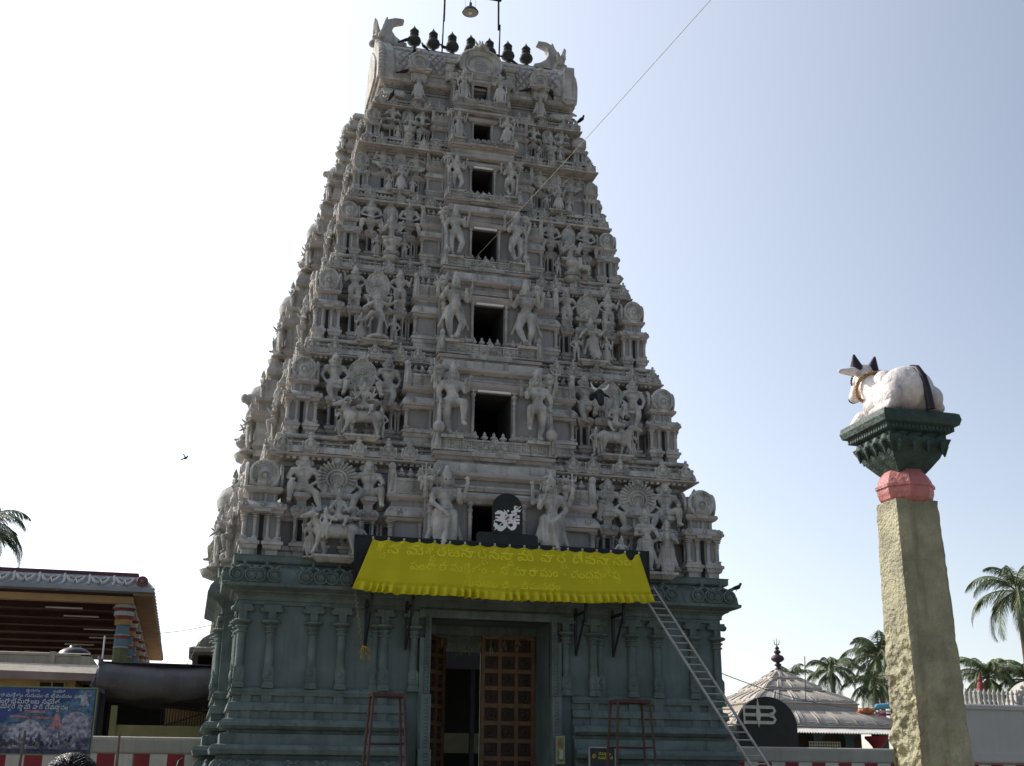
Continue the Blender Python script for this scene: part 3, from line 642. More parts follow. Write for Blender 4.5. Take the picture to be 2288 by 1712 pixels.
        if d in ('d4', 'd4r', 'd6'): pb.lathe((0, 0, -.32*h), [(.06,0),(.3*h,.07),(.34*h,.2*h),(.28*h,.27*h)], 18)
        else: pb.mould(-.52*k, .52*k, -.26*k, .3, [(-.14*k,-.16*h),(-.03,-.07*h),(0,-.06*h),(0,0)])
        put("console", pb, st, (s*.627*W+dx_, Yf-.10*k, z0+(.04 if d[:2] not in ('d4','d6') else .1)*h), 0, 1, SM)
        put("statue", FM[d], st, (s*.627*W+dx_, Yf-.14*k, z0+.05*h+(.0 if d[:2] not in ('d4','d6') else .06*h)), 0, (ds*(-1 if (s > 0 and d in ('d5','d6')) else 1), ds, ds))
        # guardians on a block
        gs = 2.0*h if t < 4 else 1.9*h
        gx = 1.30*k if t else 1.32
        gb = MB(); gb.box(-.34*k, .34*k, -.16, .2, -.09*h, 0)
        put("console", gb, st, (s*gx, ybay-.26*k, z0+.14*h), 0, 1, SM)
        put("statue", FM[GRD[t]], st, (s*gx, ybay-.24*k, z0+.14*h), nz(t*5+s)*.2, (gs*(-s)*1.08, gs*1.1, gs))
        for q, (ax, fk) in enumerate(((.627-.092, 's3'), (.627+.092, 'd5'))):
            put("statue", FM[fk], st, (s*ax*W, Yf-.02, z0+.02*h), nz(t+q*4+s)*.4, (.84*h*(1 if q else -s), .84*h, (.84+.08*nz(t*2+q+s))*h))
        put("yali_bracket", MYAL, st, (s*(wbay-.06*k), ybay-.12*k, z0+.60*H), 0, (k*s, k, h))
        put("yali_bracket", MYAL, st, (s*(wbay-.5*k), ybay-.06*k, z0+.655*H), 0, (k*s*.8, k*.8, h*.7))
        # side faces: middle bay with a shrine roof, standing figures, a seated figure on a bowl
    for s in (-1, 1):
        m = MB(); xo = W+(.22 if t == 0 else .5*k+.12); x0, x1 = sorted((s*(wc-.1), s*xo))
        m.mould(x0, x1, YC-1.15*kd, YC+1.15*kd, [(-.05, z0), (-.05, z0+.06*H), (.02, z0+.1*H), (-.04, z0+.15*H), (-.06, z0+.33*H), (.06, z0+.35*H), (.1, z0+.39*H), (.02, z0+.45*H), (-.1, z0+.46*H), (-.1, z0+.53*H), (0, z0+.55*H), (0, z0+.58*H)], (1, 5, 6))
        m.lathe((s*(xo-.45*k), YC, z0+.58*H), [(.62*k, 0), (.68*k, .08*H), (.56*k, .17*H), (.3*k, .22*H), (.1*k, .25*H)], 16, .3); m.box(*sorted((s*(wc-.1), s*(xo-.2*k))), YC-.8*kd, YC+.8*kd, z0+.55*H, z0+.80*H); m.mould(*sorted((s*(wc-.1), s*(xo-.42*k))), YC-.7*kd, YC+.7*kd, [(0, z0+.7*H), (.0, z0+.84*H), (.12*k, z0+.86*H), (.14*k, z0+.9*H), (.0, z0+1.0*H)])
        for q in (-.9, -.3, .3, .9): pillar(m, s*(xo+.02), YC+q*kd, z0+.15*H, z0+.34*H, .05*k)
        put("side_bay", m, st, mats=SM)
    s = -1
    xo = W+(.22 if t == 0 else .5*k+.12)
    for x, y, f, zz, sc_ in ((-W-.05, Yf+1.35*kd, 's3', .04, 1.5), (-xo-.08, YC-.9*kd, 'd5', .06, 1.35), (-xo-.08, YC+.6*kd, 's3', .06, 1.35), (-W+.15*k, Yf+1.7*kd, sg, .42, 1.3), (-xo+.2*k, YC-.75*kd, 's3', .56, .95), (-W-.1, Yf+1.05*kd, 'g2', .0, 1.2)):
        put("statue", FM[f], st, (x, y, z0+zz*H), R(-90+25*nz(y+t)), sc_*h)
    m = MB(); m.lathe((0, 0, 0), [(.08,0),(.3*k,.08*h),(.4*k,.26*h),(.3*k,.3*h)], 16); put("console", m, st, (-xo-.12*k, YC-.35*kd, z0-.1*h), 0, 1, SM)
    put("statue", FM['d4' if t % 2 else 's2'], st, (-xo-.14*k, YC-.35*kd, z0+.16*h), R(-90), 1.3*h)
    if t in (1, 4):
        m = MB(); m.cap((.2, 0, 0), .26*k, (-.12*k, 0, .02), .27*k); m.cap((-.15*k, 0, .03), .2*k, (-.4*k, 0, .06), .19*k); m.ball((-.56*k, 0, .1*k), (.12*k, .14*k, .15*k)); m.cap((-.35*k, 0, -.1*k), .12*k, (-.35*k, 0, -.3*k), .06*k)
        put("beast_bracket", m, st, (-xo+.25*k, YC-.35*kd, z0+.60*H), 0, 1, SM)

storeys = [o for o in kids(tower)]
# black bull mask with white horns on the second tier
m = MB(); m.ball((0, 0, 0), (.11, .1, .13)); m.cap((0, -.03, -.05), .09, (0, -.1, -.2), .065)
for s in (-1, 1): m.cap((s*.1, 0, .02), .035, (s*.2, -.02, -.03), .02, 8)
m.mi = 1
for s in (-1, 1): m.tube([(s*.06, 0, .1), (s*.15, -.02, .14), (s*.2, -.04, .24)], [.035, .028, .01], 8)
bm_ = put("bull_head_mask", m, storeys[1], (2.84, T[1][2]-.25, 11.15), 0, 1.25, [BLACK, WHITE]); bm_["label"] = "black bull head mask with white horns"

# ---- seventh tier fronts
st = storeys[6]; z0, W, Yf = T[6][:3]
for s in (-1, 1):
    put("statue", FM['g5'], st, (s*.55, Yf-.42, z0+.08), 0, (-.98*s, .98, .98))
    put("statue", FM['d5'], st, (s*1.85, Yf-.14, z0+.02), 0, (-.95*s, .95, .95))
    put("statue", FM['cow'], st, (s*2.55, Yf-.06, z0+.0), 0, (-.8*s, .8, .8))
    put("statue", FM['cow'], st, (s*2.95, Yf+.5, z0+.0), R(-90)*-s, .75)
    put("statue", FM['s3'], st, (s*2.95, YC, z0+.0), R(90)*s, .85)
put("parapet", MPAR, st, (0, Yf-.5, z0+.02), 0, (.46, .8, .5))

# ---- vault roof
vr = empty("vault_roof", (0, 0, 0), 0, tower)
ZB, HV, DV = 21.15, 1.95, 1.38
def vpt(u):      # u -1..1 front base -> ridge -> back base
    P_ = [(0,1.95),(.16,1.88),(.5,1.60),(.85,1.30),(1.12,1.04),(1.28,.76),(1.34,.46),(1.32,.2),(1.26,0)]
    q = min(abs(u), 1)*8; i = min(7, int(q)); f = q-i
    d, z = P_[i][0]*(1-f)+P_[i+1][0]*f, P_[i][1]*(1-f)+P_[i+1][1]*f
    return YC+math.copysign(d, u), ZB+.05+z
b = MB(); b.mould(-2.95, 2.95, Yf, 2*YC-Yf, [(-.25,20.98),(-.2,21.02),(.0,21.08),(.03,21.12),(.03,21.2),(-.08,21.24)], (2,)); put("cornice", b, vr, mats=SM)
b = MB(); prof = [vpt(-1+2*i/28) for i in range(29)]
b.prism(prof, -2.7, 2.7, 'x')
b.box(-2.7, 2.7, YC-.12, YC+.12, ZB+HV-.16, ZB+HV+.04)
for i in range(22): b.ball((-2.4+i*.228, vpt(-.42)[0], vpt(-.42)[1]), (.09, .07, .07), 8, 5)
for u in (-.985, -.86, -.40, -.34):
    y, z = vpt(u); b.tube([(-2.7, y, z), (2.7, y, z)], .05, 6)
put("vault", b, vr, mats=[STUC])
b = MB()
for i in range(-4, 30):
    for s in (-1, 1):
        pts = []
        for q in range(13):
            u = -.85+.44*q/12; x = -2.6+i*.2+s*(q/12*.62-(0 if s > 0 else -.62))
            if abs(x) > 2.45: continue
            y, z = vpt(u); pts.append((x, y-.01, z))
        if len(pts) > 1: b.tube(pts, .03, 4, False)
put("lattice", b, vr, mats=[WALL])
def gable():
    b = MB(); o = []
    for i in range(31):
        u = -1+2*i/30; y, z = vpt(u); o.append((YC+(y-YC)*1.04, ZB+(z-ZB)*1.02+.02))
    b.prism(o, -.16, .2, 'x')
    o2 = [(YC+(y-YC)*1.02, ZB+(z-ZB)*.98) for y, z in o]; b.prism(o2, .2, .3, 'x'); b.prism([(YC+(y-YC)*.72, ZB+(z-ZB)*.74+.1) for y, z in o], .3, .36, 'x')
    for i in range(40):
        u = -1+2*i/39; y, z = vpt(u); b.ball((.20, YC+(y-YC)*1.05, ZB+(z-ZB)*1.03), (.10, .075, .075), 8, 6)
    y, z = vpt(-.92); b.lathe((0, YC+(y-YC)*1.13+.06, z-.05), [(.2,0),(.2,.05),(.16,.07),(.12,.04),(.05,.09)], 16, ax='y')
    b.prism([(-.17, vpt(-.95)[1]-.05), (.19, vpt(-.95)[1]-.05), (.17, vpt(-.45)[1]), (-.13, vpt(-.45)[1])], YC-DV*1.09, YC-DV*.93)
    zt = ZB+HV                                                      # lion face and crescent crest
    b.ball((.14, YC, zt+.14), (.24, .26, .28), 12, 8); b.ball((.34, YC, zt+.02), (.12, .14, .11), 10, 6)
    for s in (-1, 1):
        b.cap((.2, YC+s*.2, zt+.3), .08, (.28, YC+s*.27, zt+.7), .025, 8); b.ball((.32, YC+s*.12, zt+.2), .06, 8, 6); b.cap((.1, YC+s*.28, zt+.2), .12, (.0, YC+s*.36, zt+.5), .04, 8)
        b.cap((.25, YC+s*.1, zt+.5), .1, (.3, YC+s*.1, zt+.85), .03, 8)
    cres = [(.15, zt-.2), (-.70, zt-.06), (-.71, zt+.14), (-.5, zt+.22), (-.33, zt+.35), (-.24, zt+.5), (-.24, zt+.66), (-.33, zt+.82), (-.6, zt+.92), (-.58, zt+1.0), (-.32, zt+1.0), (-.08, zt+.9), (.04, zt+.72), (.1, zt+.5), (.2, zt+.3)]
    b.prism(cres, YC-.12, YC+.12)
    b.cap((-.05, YC, zt+.88), .06, (-.08, YC, zt+1.04), .03, 8)
    return b.mesh("gable", SM)
GB = gable()
put("gable", GB, vr, (2.76, 0, 0)); put("gable", GB, vr, (-2.76, 2*YC, 0), R(180))
def dormer(w, h):
    b = MB(); o = arch_outline(w, h, 40, .03)
    b.prism(o, 0, 1.1); b.tube([(x*.62, -.02, z*.66+h*.08) for x, z in o], .025*w, 6); b.tube([(x*.92, -.01, z*.94+h*.03) for x, z in o], .03*w, 6)
    b.mi = 2; b.prism([(x*.3, z*.4+h*.14) for x, z in o], -.012, .02); b.mi = 0; b.box(-.01, .01, -.03, .0, h*.2, h*.5); b.box(-.1*w, .1*w, -.03, 0, h*.36, h*.39)
    b.mould(-w*.46, w*.46, -.06, .9, [(0,-.14),(.04,-.1),(.08,-.08),(.08,-.02),(0,.02)], (1,)); b.mould(-w*.18, w*.18, -.12, .5, [(0,-.12),(.04,-.07),(.06,-.02),(0,.03)], (1,))
    zt = h*.95; b.ball((0, 0, zt+.0), (.10*w, .1*w, .09*w)); b.ball((0, -.1*w, zt), .06*w)
    for s in (-1, 1): b.cap((s*.07*w, 0, zt+.05*w), .035*w, (s*.12*w, 0, zt+.14*w), .022*w, 8); b.ball((s*.13*w, 0, zt-.02*w), .055*w); b.cap((s*.025*w, 0, zt+.07*w), .03*w, (s*.03*w, 0, zt+.18*w), .016*w, 8)
    return b
put("dormer", dormer(1.36, 1.02), vr, (0, 2.3, 21.6), 0, (1, 1, .98), SM)
q = MB(); q.mould(-.66, .66, 2.3, 3.2, [(-.05,21.1),(-.05,21.5)]); put("dormer_base", q, vr, mats=[WALL])
for s in (-1, 1):
    put("dormer", dormer(.62, .62), vr, (s*1.86, 2.28, 21.5), 0, 1, SM)
    q = MB(); q.mould(-.2, .2, 0, .6, [(0,0),(0,.28)]); put("dormer_base", q, vr, (s*1.86, 2.3, 21.1), 0, 1, SM)
    q = MB(); q.box(-.13, .13, 0, .5, 0, .62); pillar(q, 0, -.02, 0, .5, .06); q.ball((0, -.02, .4), (.13, .1, .13)); q.mould(-.17, .17, -.05, .4, [(0,.6),(.05,.66),(.05,.72),(0,.75)]); put("pilaster", q, vr, (s*.92, 2.3, 21.25), 0, 1, SM)
fin = MB(); fin.lathe((0, 0, 0), [(.1,0),(.13,.02),(.07,.08),(.06,.12),(.1,.15),(.21,.24),(.235,.33),(.2,.43),(.1,.52),(.09,.55),(.15,.58),(.15,.6),(.08,.62),(.09,.66),(.155,.69),(.15,.72),(.07,.81),(.02,.9),(.004,.95)], 18)
FINM = fin.mesh("finial", BRONZE)
for i in range(7): put("finial", FINM, vr, (-1.81+.603*i, YC, ZB+HV+.05), 0, (.95, .95, .92))

# ---- green base storey
bs = empty("base_storey", (0, 0, 0), 0, tower)
XW, YW, YB, DOOR, DH = 5.85, .14, 7.42, 1.47, 5.22
b = MB()
for x0, x1 in ((-XW, -DOOR), (DOOR, XW)): b.box(x0, x1, YW, YB, 0, 5.5)
b.box(-DOOR, DOOR, YW, YB, DH, 5.5)
put("wall", b, bs, mats=[GREENL])
b = MB()
PL = [(.9,0),(.9,.25),(.75,.28),(.75,.55),(.62,.6),(.62,.85),(.45,.9),(.42,1.25),(.55,1.28),(.58,1.5),(.50,1.72),(.36,1.95),(.27,2.02),(.25,2.08),(.43,2.1),(.46,2.2),(.40,2.29),(.25,2.31),(.25,2.53),(.08,2.55),(.08,2.62),(.2,2.63),(.29,2.7),(.28,2.76),(.22,2.84),(.1,2.86),(.1,3.0),(.16,3.03),(.12,3.2),(.04,3.22),(.03,3.35),(.1,3.36),(.12,3.42),(.09,3.44),(.09,3.5),(.03,3.55),(-.05,3.56)]
for x0, x1 in ((-XW, -2.0), (2.0, XW)):
    n = len(PL); vs = []
    for o, z in PL:     # outward on the outer side, flush at the doorway side
        a, c = (x0-o, x1) if x0 < 0 else (x0, x1+o)
        vs += [(a, YW-o, z), (c, YW-o, z), (c, YB+o, z), (a, YB+o, z)]
    b.add(vs, [(4*q+i, 4*q+(i+1) % 4, 4*q+4+(i+1) % 4, 4*q+4+i) for q in range(n-1) for i in range(4)])
xs = [-5.6, -5.15, -4.2, -3.54, -2.55]
for x in xs+[-x for x in xs]:       # small blocks in the galleries
    b.box(x-.11, x+.11, YW-.13, YW, 2.84, 3.02); b.box(x-.11, x+.11, YW-.09, YW, 3.19, 3.37)
for y in (.6, 1.5, 2.6, 3.78, 5, 6):
    for s in (-1, 1): b.box(s*XW-.12, s*XW+.12, y-.11, y+.11, 2.84, 3.02); b.box(s*XW-.08, s*XW+.08, y-.11, y+.11, 3.19, 3.37)
for x0, x1 in ((-XW-.34, -XW+.3), (XW-.3, XW+.34)):
    b.mould(x0, x1, 1.9, 5.66, [(min(o, .28) if False else o, z) for o, z in PL])
    b.mould(x0+.04, x1-.04, 1.9, 5.66, [(.02,3.5),(.02,5.36),(.06,5.37),(.1,5.5),(.22,5.62),(.45,5.73),(.46,5.80),(.40,5.98),(.22,6.2),(.24,6.42),(.26,6.44)])
put("plinth", b, bs, mats=GM)
lm = MB(); disc(lm, 0, 0, 0, .17, .045, 18); lm.tube([(.12*(1-q/30)*math.cos(q*.5), -.06, .12*(1-q/30)*math.sin(q*.5)) for q in range(26)], .014, 5); lm.cap((.06, -.02, .17), .035, (.12, -.01, .2), .025, 6); lm.cap((-.06, -.02, .17), .035, (-.12, -.01, .2), .025, 6)
LOTM = lm.mesh("lotus_relief", GREEN)
for x in (5.95, 5.35, 4.5, 3.9, 3.0, 2.4):
    for s in (-1, 1): put("lotus_relief", LOTM, bs, (s*x, YW-.47, 1.76), 0, (1, 1, 1))
for y in (.2, 1, 1.8, 2.8, 3.8): put("lotus_relief", LOTM, bs, (-XW-.47, y, 1.76), R(-90))
def bpil():
    b = MB(); z0, z1 = 3.52, 5.36
    b.box(-.13, .13, -.12, .12, 0, .06); b.mould(-.1, .1, -.1, .1, [(.03,.06),(.0,.14),(.02,.16),(.0,.2)]); b.box(-.115, .115, -.11, .11, .2, .42)
    b.prism([(-.115,.42),(.115,.42),(.0,.56)], -.11, .11); b.ball((0, -.1, .32), (.07, .03, .08), 8, 6)
    b.lathe((0, 0, 0), [(.1,.4),(.098,1.2),(.135,1.22),(.135,1.25),(.1,1.27),(.115,1.31),(.15,1.33),(.15,1.36),(.1,1.38),(.12,1.4),(.215,1.44),(.225,1.48),(.19,1.5),(.09,1.51)], 16, smooth=False)
    b.box(-.085, .085, -.085, .12, 1.5, 1.70); b.box(-.2, .2, -.095, .118, 1.68, 1.838)
    for s in (-1, 1): b.ball((s*.2, -.0, 1.735), (.075, .115, .075), 12, 8)
    return b.mesh("pilaster", GREEN)
BP = bpil()
for x in (5.80, 5.15, 4.2, 3.54, 2.75, 2.55, 1.85):
    for s in (-1, 1): put("pilaster", BP, bs, (s*x, YW+(.06 if x == 2.75 else -.04), 3.52))
for y in (.5, 1.15, 2.2, 2.9, 3.9, 4.9, 6.0, 7.0):
    put("pilaster", BP, bs, (-XW-(.36 if 1.9 < y < 5.6 else 0), y, 3.52), R(-90))
    put("pilaster", BP, bs, (XW, y, 3.52), R(90))
b = MB()
b.mould(-XW, XW, YW, YB, [(.04,5.36),(.06,5.37),(.06,5.45),(.1,5.46),(.1,5.55),(.16,5.6),(.22,5.62),(.26,5.66),(.40,5.7),(.47,5.73),(.48,5.80),(.42,5.82),(.40,5.98),(.33,6.12),(.22,6.2),(.16,6.22),(.16,6.27),(.22,6.29),(.25,6.32),(.25,6.44),(.27,6.47),(-.4,6.47)], ())
put("cornice", b, bs, mats=GM)
for x in (5.85, 5.35, 4.3, 3.7, 2.7, 2.1):
    for s in (-1, 1):
        put("lotus_relief", LOTM, bs, (s*(x+.17), YW-.42, 5.98), 0, (1, 1.2, 1)); put("lotus_relief", LOTM, bs, (s*(x-.17), YW-.42, 5.98), 0, (1, 1.2, 1)); put("medallion", MNAS, bs, (s*x, YW-.30, 6.1), 0, .62).data
for y in (.3, .9, 1.6, 2.4, 3.2, 4.2): put("lotus_relief", LOTM, bs, (-XW-.42, y, 5.98), R(-90), (1, 1.2, 1)); put("lotus_relief", LOTM, bs, (XW+.42, y, 5.98), R(90), (1, 1.2, 1))
for o in list(kids(bs)):
    if o.name.startswith("medallion"):
        if "GNAS" not in globals(): GNAS = MNAS.copy(); [GNAS.materials.__setitem__(i, GREEN) for i in range(len(GNAS.materials))]
        o.data = GNAS
b = MB()
for s in (-1, 1):                                                   # stepped carved jambs
    b.box(*sorted((s*1.47, s*1.60)), -.06, .2, 0, 5.3); b.box(*sorted((s*1.60, s*1.72)), -.02, .2, 0, 4.75)
    b.box(*sorted((s*1.45, s*1.68)), -.14, .1, 0, 3.46); b.box(*sorted((s*1.43, s*1.72)), -.2, .1, 0, 2.25)
    for i in range(70):
        z = .1+i*.074; y = -.21 if z < 2.2 else -.15 if z < 3.42 else -.07
        b.ball((s*(1.555), y, z), (.045, .02, .03), 6, 4)
b.box(-1.75, 1.75, -.04, .3, 5.22, 5.40); b.box(-1.47, 1.47, 1.35, 1.6, 5.0, 5.25)
put("door_frame", b, bs, mats=GM)
def leaf():
    b = MB(); w, h = 1.36, 5.02
    b.mi = 1; b.box(0, w, .03, .09, 0, h); b.mi = 0
    for i in range(4): x = .0+i*(w-.09)/3; b.box(x, x+.09, -.02, .1, 0, h)
    n = 12
    for j in range(n+1): z = j*(h-.1)/n; b.box(.0, w, -.018, .098, z, z+.10)
    b.mi = 1
    for i in range(3):
        for j in range(n):
            x = .045+(i+.5)*(w-.09)/3; z = .05+(j+.5)*(h-.1)/n
            b.lathe((x, .03, z), [(.13,0),(.13,.02),(.1,.03),(.09,.015),(.055,.015),(.05,.05),(.001,.065)], 14, ax='y')
    return b.mesh("door_leaf", [WOOD, WOODD])
LF = leaf()
put("door_leaf", LF, bs, (.06, 1.30, 0)); put("door_leaf", LF, bs, (-1.44, 1.40, 0), R(52))

# ------------------------------------------------------------------ banner, sign board, writing
def text_mesh(tokens, size, name, m, thick=.0008):
    """tokens: (string, subscript or '') laid out left to right, returns a mesh centred on x"""
    bm = MB(); x = 0.
    def glyph(s, sz):
        c = bpy.data.curves.new("t", 'FONT'); c.body = s; c.size = sz; c.extrude = thick
        o = bpy.data.objects.new("t", c); COL.objects.link(o); dg = bpy.context.evaluated_depsgraph_get(); dg.update()
        me = bpy.data.meshes.new_from_object(o.evaluated_get(dg)); bpy.data.objects.remove(o); bpy.data.curves.remove(c)
        vs = [tuple(v.co) for v in me.vertices]; fs = [tuple(p.vertices) for p in me.polygons]; bpy.data.meshes.remove(me); return vs, fs
    for s, sub in tokens:
        if s == ' ': x += size*.32; continue
        vs, fs = glyph(s, size)
        if not vs: continue
        a, e = min(v[0] for v in vs), max(v[0] for v in vs)
        bm.add([(v[0]-a+x, v[1], v[2]) for v in vs], fs)
        if sub:
            vs2, fs2 = glyph(sub, size*.6); a2, e2 = min(v[0] for v in vs2), max(v[0] for v in vs2)
            bm.add([(v[0]-a2+x+(e-a)*.5-(e2-a2)*.25, v[1]-size*.42, v[2]) for v in vs2], fs2)
        x += e-a+size*.09
    bm.v = [(v[0]-x/2, -v[2], v[1]) for v in bm.v]
    return bm.mesh(name, m), x
L1 = [("శీ","ర"),("సో",""),("మే",""),("శ","వ"),("ర",""),("జ",""),("నా",""),("ర","ధ"),("న",""),("సా","వ"),("మి",""),(" ",""),("వా",""),("ర","ల"),(" ",""),("దే",""),("వ",""),("సా","థ"),("నం","")]
L2 = [("పం",""),("చా",""),("రా",""),("మ",""),("కే","ష"),("తం","ర"),(" ",""),("-",""),(" ",""),("సో",""),("మా",""),("రా",""),("మం",""),(" ",""),("-",""),(" ",""),("చం",""),("ద","ర"),("ప","ర"),("తి",""),("ష","ఠ")]
L3 = [("గు",""),("ను",""),("పూ",""),("డి",""),(" ",""),("-",""),(" ",""),("భీ",""),("మ",""),("వ",""),("రం","")]
sb = tag(empty("signboard", (0, -.8, 5.7)), "black steel sign board on brackets behind the yellow cloth, above the gate", "sign board")
b = MB(); b.box(-3.45, 3.72, 0, .06, 0, 1.2)
for x in (-3.45, 3.68): b.box(x, x+.04, -.02, .08, 0, 1.22)
b.box(-3.45, 3.72, -.02, .08, 1.19, 1.23); put("panel", b, sb, mats=BLACK)
for x in (-3.0, -2.05, 2.1, 3.05):
    b = MB(); b.box(x-.03, x+.03, .0, .06, -.55, 1.1); b.box(x-.03, x+.03, .06, .86, -.32, -.26); b.box(x-.03, x+.03, .80, .86, -1.25, .0); b.tube([(x, .05, -.3), (x, .82, -1.2)], .03, 6)
    put("bracket", b, sb, mats=STEEL)
YEL = bpy.data.materials.new("yellow_cloth"); YEL.use_nodes = True
n_ = YEL.node_tree.nodes; l_ = YEL.node_tree.links; pb_ = n_["Principled BSDF"]; pb_.inputs["Roughness"].default_value = .7
wv = n_.new("ShaderNodeTexNoise"); wv.inputs["Scale"].default_value = 2.2; wv.inputs["Detail"].default_value = 5
cr = n_.new("ShaderNodeValToRGB"); cr.color_ramp.elements[0].position = .3; cr.color_ramp.elements[1].position = .72
cr.color_ramp.elements[0].color = (.62, .53, .0, 1); cr.color_ramp.elements[1].color = (.72, .62, .002, 1)
l_.new(wv.outputs[0], cr.inputs[0]); l_.new(cr.outputs[0], pb_.inputs["Base Color"])
tr_ = n_.new("ShaderNodeBsdfTranslucent"); l_.new(cr.outputs[0], tr_.inputs[0]); ms_ = n_.new("ShaderNodeMixShader"); ms_.inputs[0].default_value = .35
l_.new(pb_.outputs[0], ms_.inputs[1]); l_.new(tr_.outputs[0], ms_.inputs[2]); l_.new(ms_.outputs[0], n_["Material Output"].inputs[0])
ROPE = mat("yellow_rope", (.30, .22, .06), .9, .3, 20, 0)
YELT = mat("yellow_letters", (.74, .65, .02), .6, .08, 3, 0)
ban = tag(empty("cloth_banner", (0, -.9, 5.5)), "yellow cloth banner with Telugu writing and a gathered hem, tied over the gate", "banner")
def clothpt(u, v):           # u 0..1 across, v 0 top..1 hem
    x = (-3.05-.47*v)+(6.48+.67*v)*u
    hook = abs(math.sin(u*math.pi*18))
    zt_ = 6.84-.05*hook*(1-v)**3
    if .945 < u < .985: zt_ -= .13*(1-v)**4*math.sin((u-.945)/.04*math.pi)
    zb = 5.52+.10*abs(2*u-1)**3-.05*noise.noise(Vector((u*5, 1, 0)))
    hem = max(0, (v-.80)/.2)
    z = zt_+(zb-zt_)*v+.04*hem*noise.noise(Vector((u*40, 3, 0)))
    y = -.88-.42*v+.02*noise.noise(Vector((u*9, v*2, 7)))+.085*min(1, hem*1.6)*math.sin(u*230+4*noise.noise(Vector((u*14, 0, 9))))*(.75+noise.noise(Vector((u*12, 5, 1))))
    y += .025*math.sin(u*34+noise.noise(Vector((u*6, v, 2)))*3)*v
    if hem > 0 and hem < .15: y += .03
    return (x, y, z)
b = MB(); NU, NV = 420, 34
b.add([(p[0], p[1]+.9, p[2]-5.5) for p in (clothpt(i/NU, j/NV) for j in range(NV+1) for i in range(NU+1))],
      [(j*(NU+1)+i, (j+1)*(NU+1)+i, (j+1)*(NU+1)+i+1, j*(NU+1)+i+1) for j in range(NV) for i in range(NU)], True)
cl = put("cloth", b, ban, mats=YEL); sm = cl.modifiers.new("s", 'SOLIDIFY'); sm.thickness = .006
for i in range(19):
    u = i/18; p = clothpt(u, 0); r = MB(); r.tube([(p[0]+.018*math.cos(a), p[1]-.01, p[2]+.02+.022*math.sin(a)) for a in [k*math.pi/5 for k in range(11)]], .007, 5)
    put("hook_ring", r, ban, (0, .9, -5.5), 0, 1, WHITE)
for toks, size, v, cx, wid in ((L1, .36, .17, .12, 6.2), (L2, .30, .47, .35, 5.1), (L3, .22, .73, .2, 2.3)):
    me, w = text_mesh(toks, size, "lettering", YELT)
    base = clothpt(.5, v); o = []
    for vx in me.vertices:
        X = cx+vx.co.x*wid/w; vv = v-(vx.co.z-size*.3)/1.32
        u = (X-(-3.05-.47*vv))/(6.48+.67*vv); p = clothpt(min(1, max(0, u)), min(1, max(0, vv)))
        vx.co = (p[0], p[1]-.007+vx.co.y+.9, p[2]-5.5)
    put("lettering", me, ban)

def ribbon(b, pts, ws, d0, d1):
    """flat brush stroke in XZ, extruded along Y"""
    n = len(pts); L = []; Rr = []
    for i, (x, z) in enumerate(pts):
        a = pts[max(i-1, 0)]; c = pts[min(i+1, n-1)]; dx, dz = c[0]-a[0], c[1]-a[1]; q = math.hypot(dx, dz) or 1
        w = ws[min(len(ws)-1, int(round(i*(len(ws)-1)/(n-1))))] if len(ws) < n else ws[i]
        L.append((x-dz/q*w/2, z+dx/q*w/2)); Rr.append((x+dz/q*w/2, z-dx/q*w/2))
    for i in range(n-1):
        q = [L[i], Rr[i], Rr[i+1], L[i+1]]; b.prism(q[::-1] if False else q, d0, d1)
def bez(p, n=12):
    out = []
    for i in range(n+1):
        t = i/n; q = [tuple(a) for a in p]
        while len(q) > 1: q = [(q[k][0]*(1-t)+q[k+1][0]*t, q[k][1]*(1-t)+q[k+1][1]*t) for k in range(len(q)-1)]
        out.append(q[0])
    return out
ob = tag(empty("om_board", (.145, -.80, 6.92)), "black lingam shaped cutout board with a white Om and trident, above the banner", "sign board")
b = MB(); arc = [(.37*math.cos(R(a)), .84+.37*math.sin(R(a))) for a in range(0, 181, 10)]
b.prism([(.37, .24)]+arc+[(-.37, .24)], -.02, .05)
b.prism([(-.74, .0), (.76, .0), (.76, .2), (.70, .235), (.37, .25), (-.37, .25), (-.68, .25), (-.74, .2)], .0, .06)
put("panel", b, ob, mats=BLACK)
def IM(x, y): return ((x-745)/1010*.0+(x-745)*.00099, (1420-y)*.00101-.02)
om = MB()
def st_(pts, ws, n=14, k=0): ribbon(om, bez([IM(*p) for p in pts], n), ws, -.034-.002*k, -.0205)
st_([(440,720),(520,640),(690,640),(680,790),(560,850),(500,860)], [.05,.09,.12,.1,.07])
st_([(560,860),(760,830),(760,1090),(560,1120),(450,1080),(412,870)], [.08,.11,.09,.13,.1,.015], 18, 1)
st_([(640,880),(720,800),(800,790),(900,690),(1000,730),(880,800)], [.09,.13,.12,.08], 14, 2)
st_([(760,930),(860,820),(980,840),(1000,1050),(860,1120),(770,1060),(735,940)], [.06,.1,.1,.09,.09,.05,.02], 18, 3)
for y in (750, 830, 905): ribbon(om, [IM(900, y), IM(1045, y)], [.05, .055], -.031, -.0205)
for y in (785, 860): ribbon(om, [IM(445, y), IM(560, y+10)], [.04, .05], -.0305, -.0205)
st_([(660,610),(690,690),(760,740)], [.015,.05,.015], 10, 4)
x, z = IM(755, 630); om.lathe((x, -.0205, z), [(.035, 0), (.035, .014)], 4, ax='y')
ribbon(om, [IM(425, 1100), IM(660, 880)], [.02, .02], -.044, -.036)
ribbon(om, [IM(840, 660), IM(1000, 590)], [.05, .02], -.044, -.0205)
ribbon(om, bez([IM(1010,510),IM(900,470),IM(880,590),IM(960,660),IM(1060,640),IM(1090,560)]), [.01,.05,.045,.05,.05,.008], -.036, -.0205)
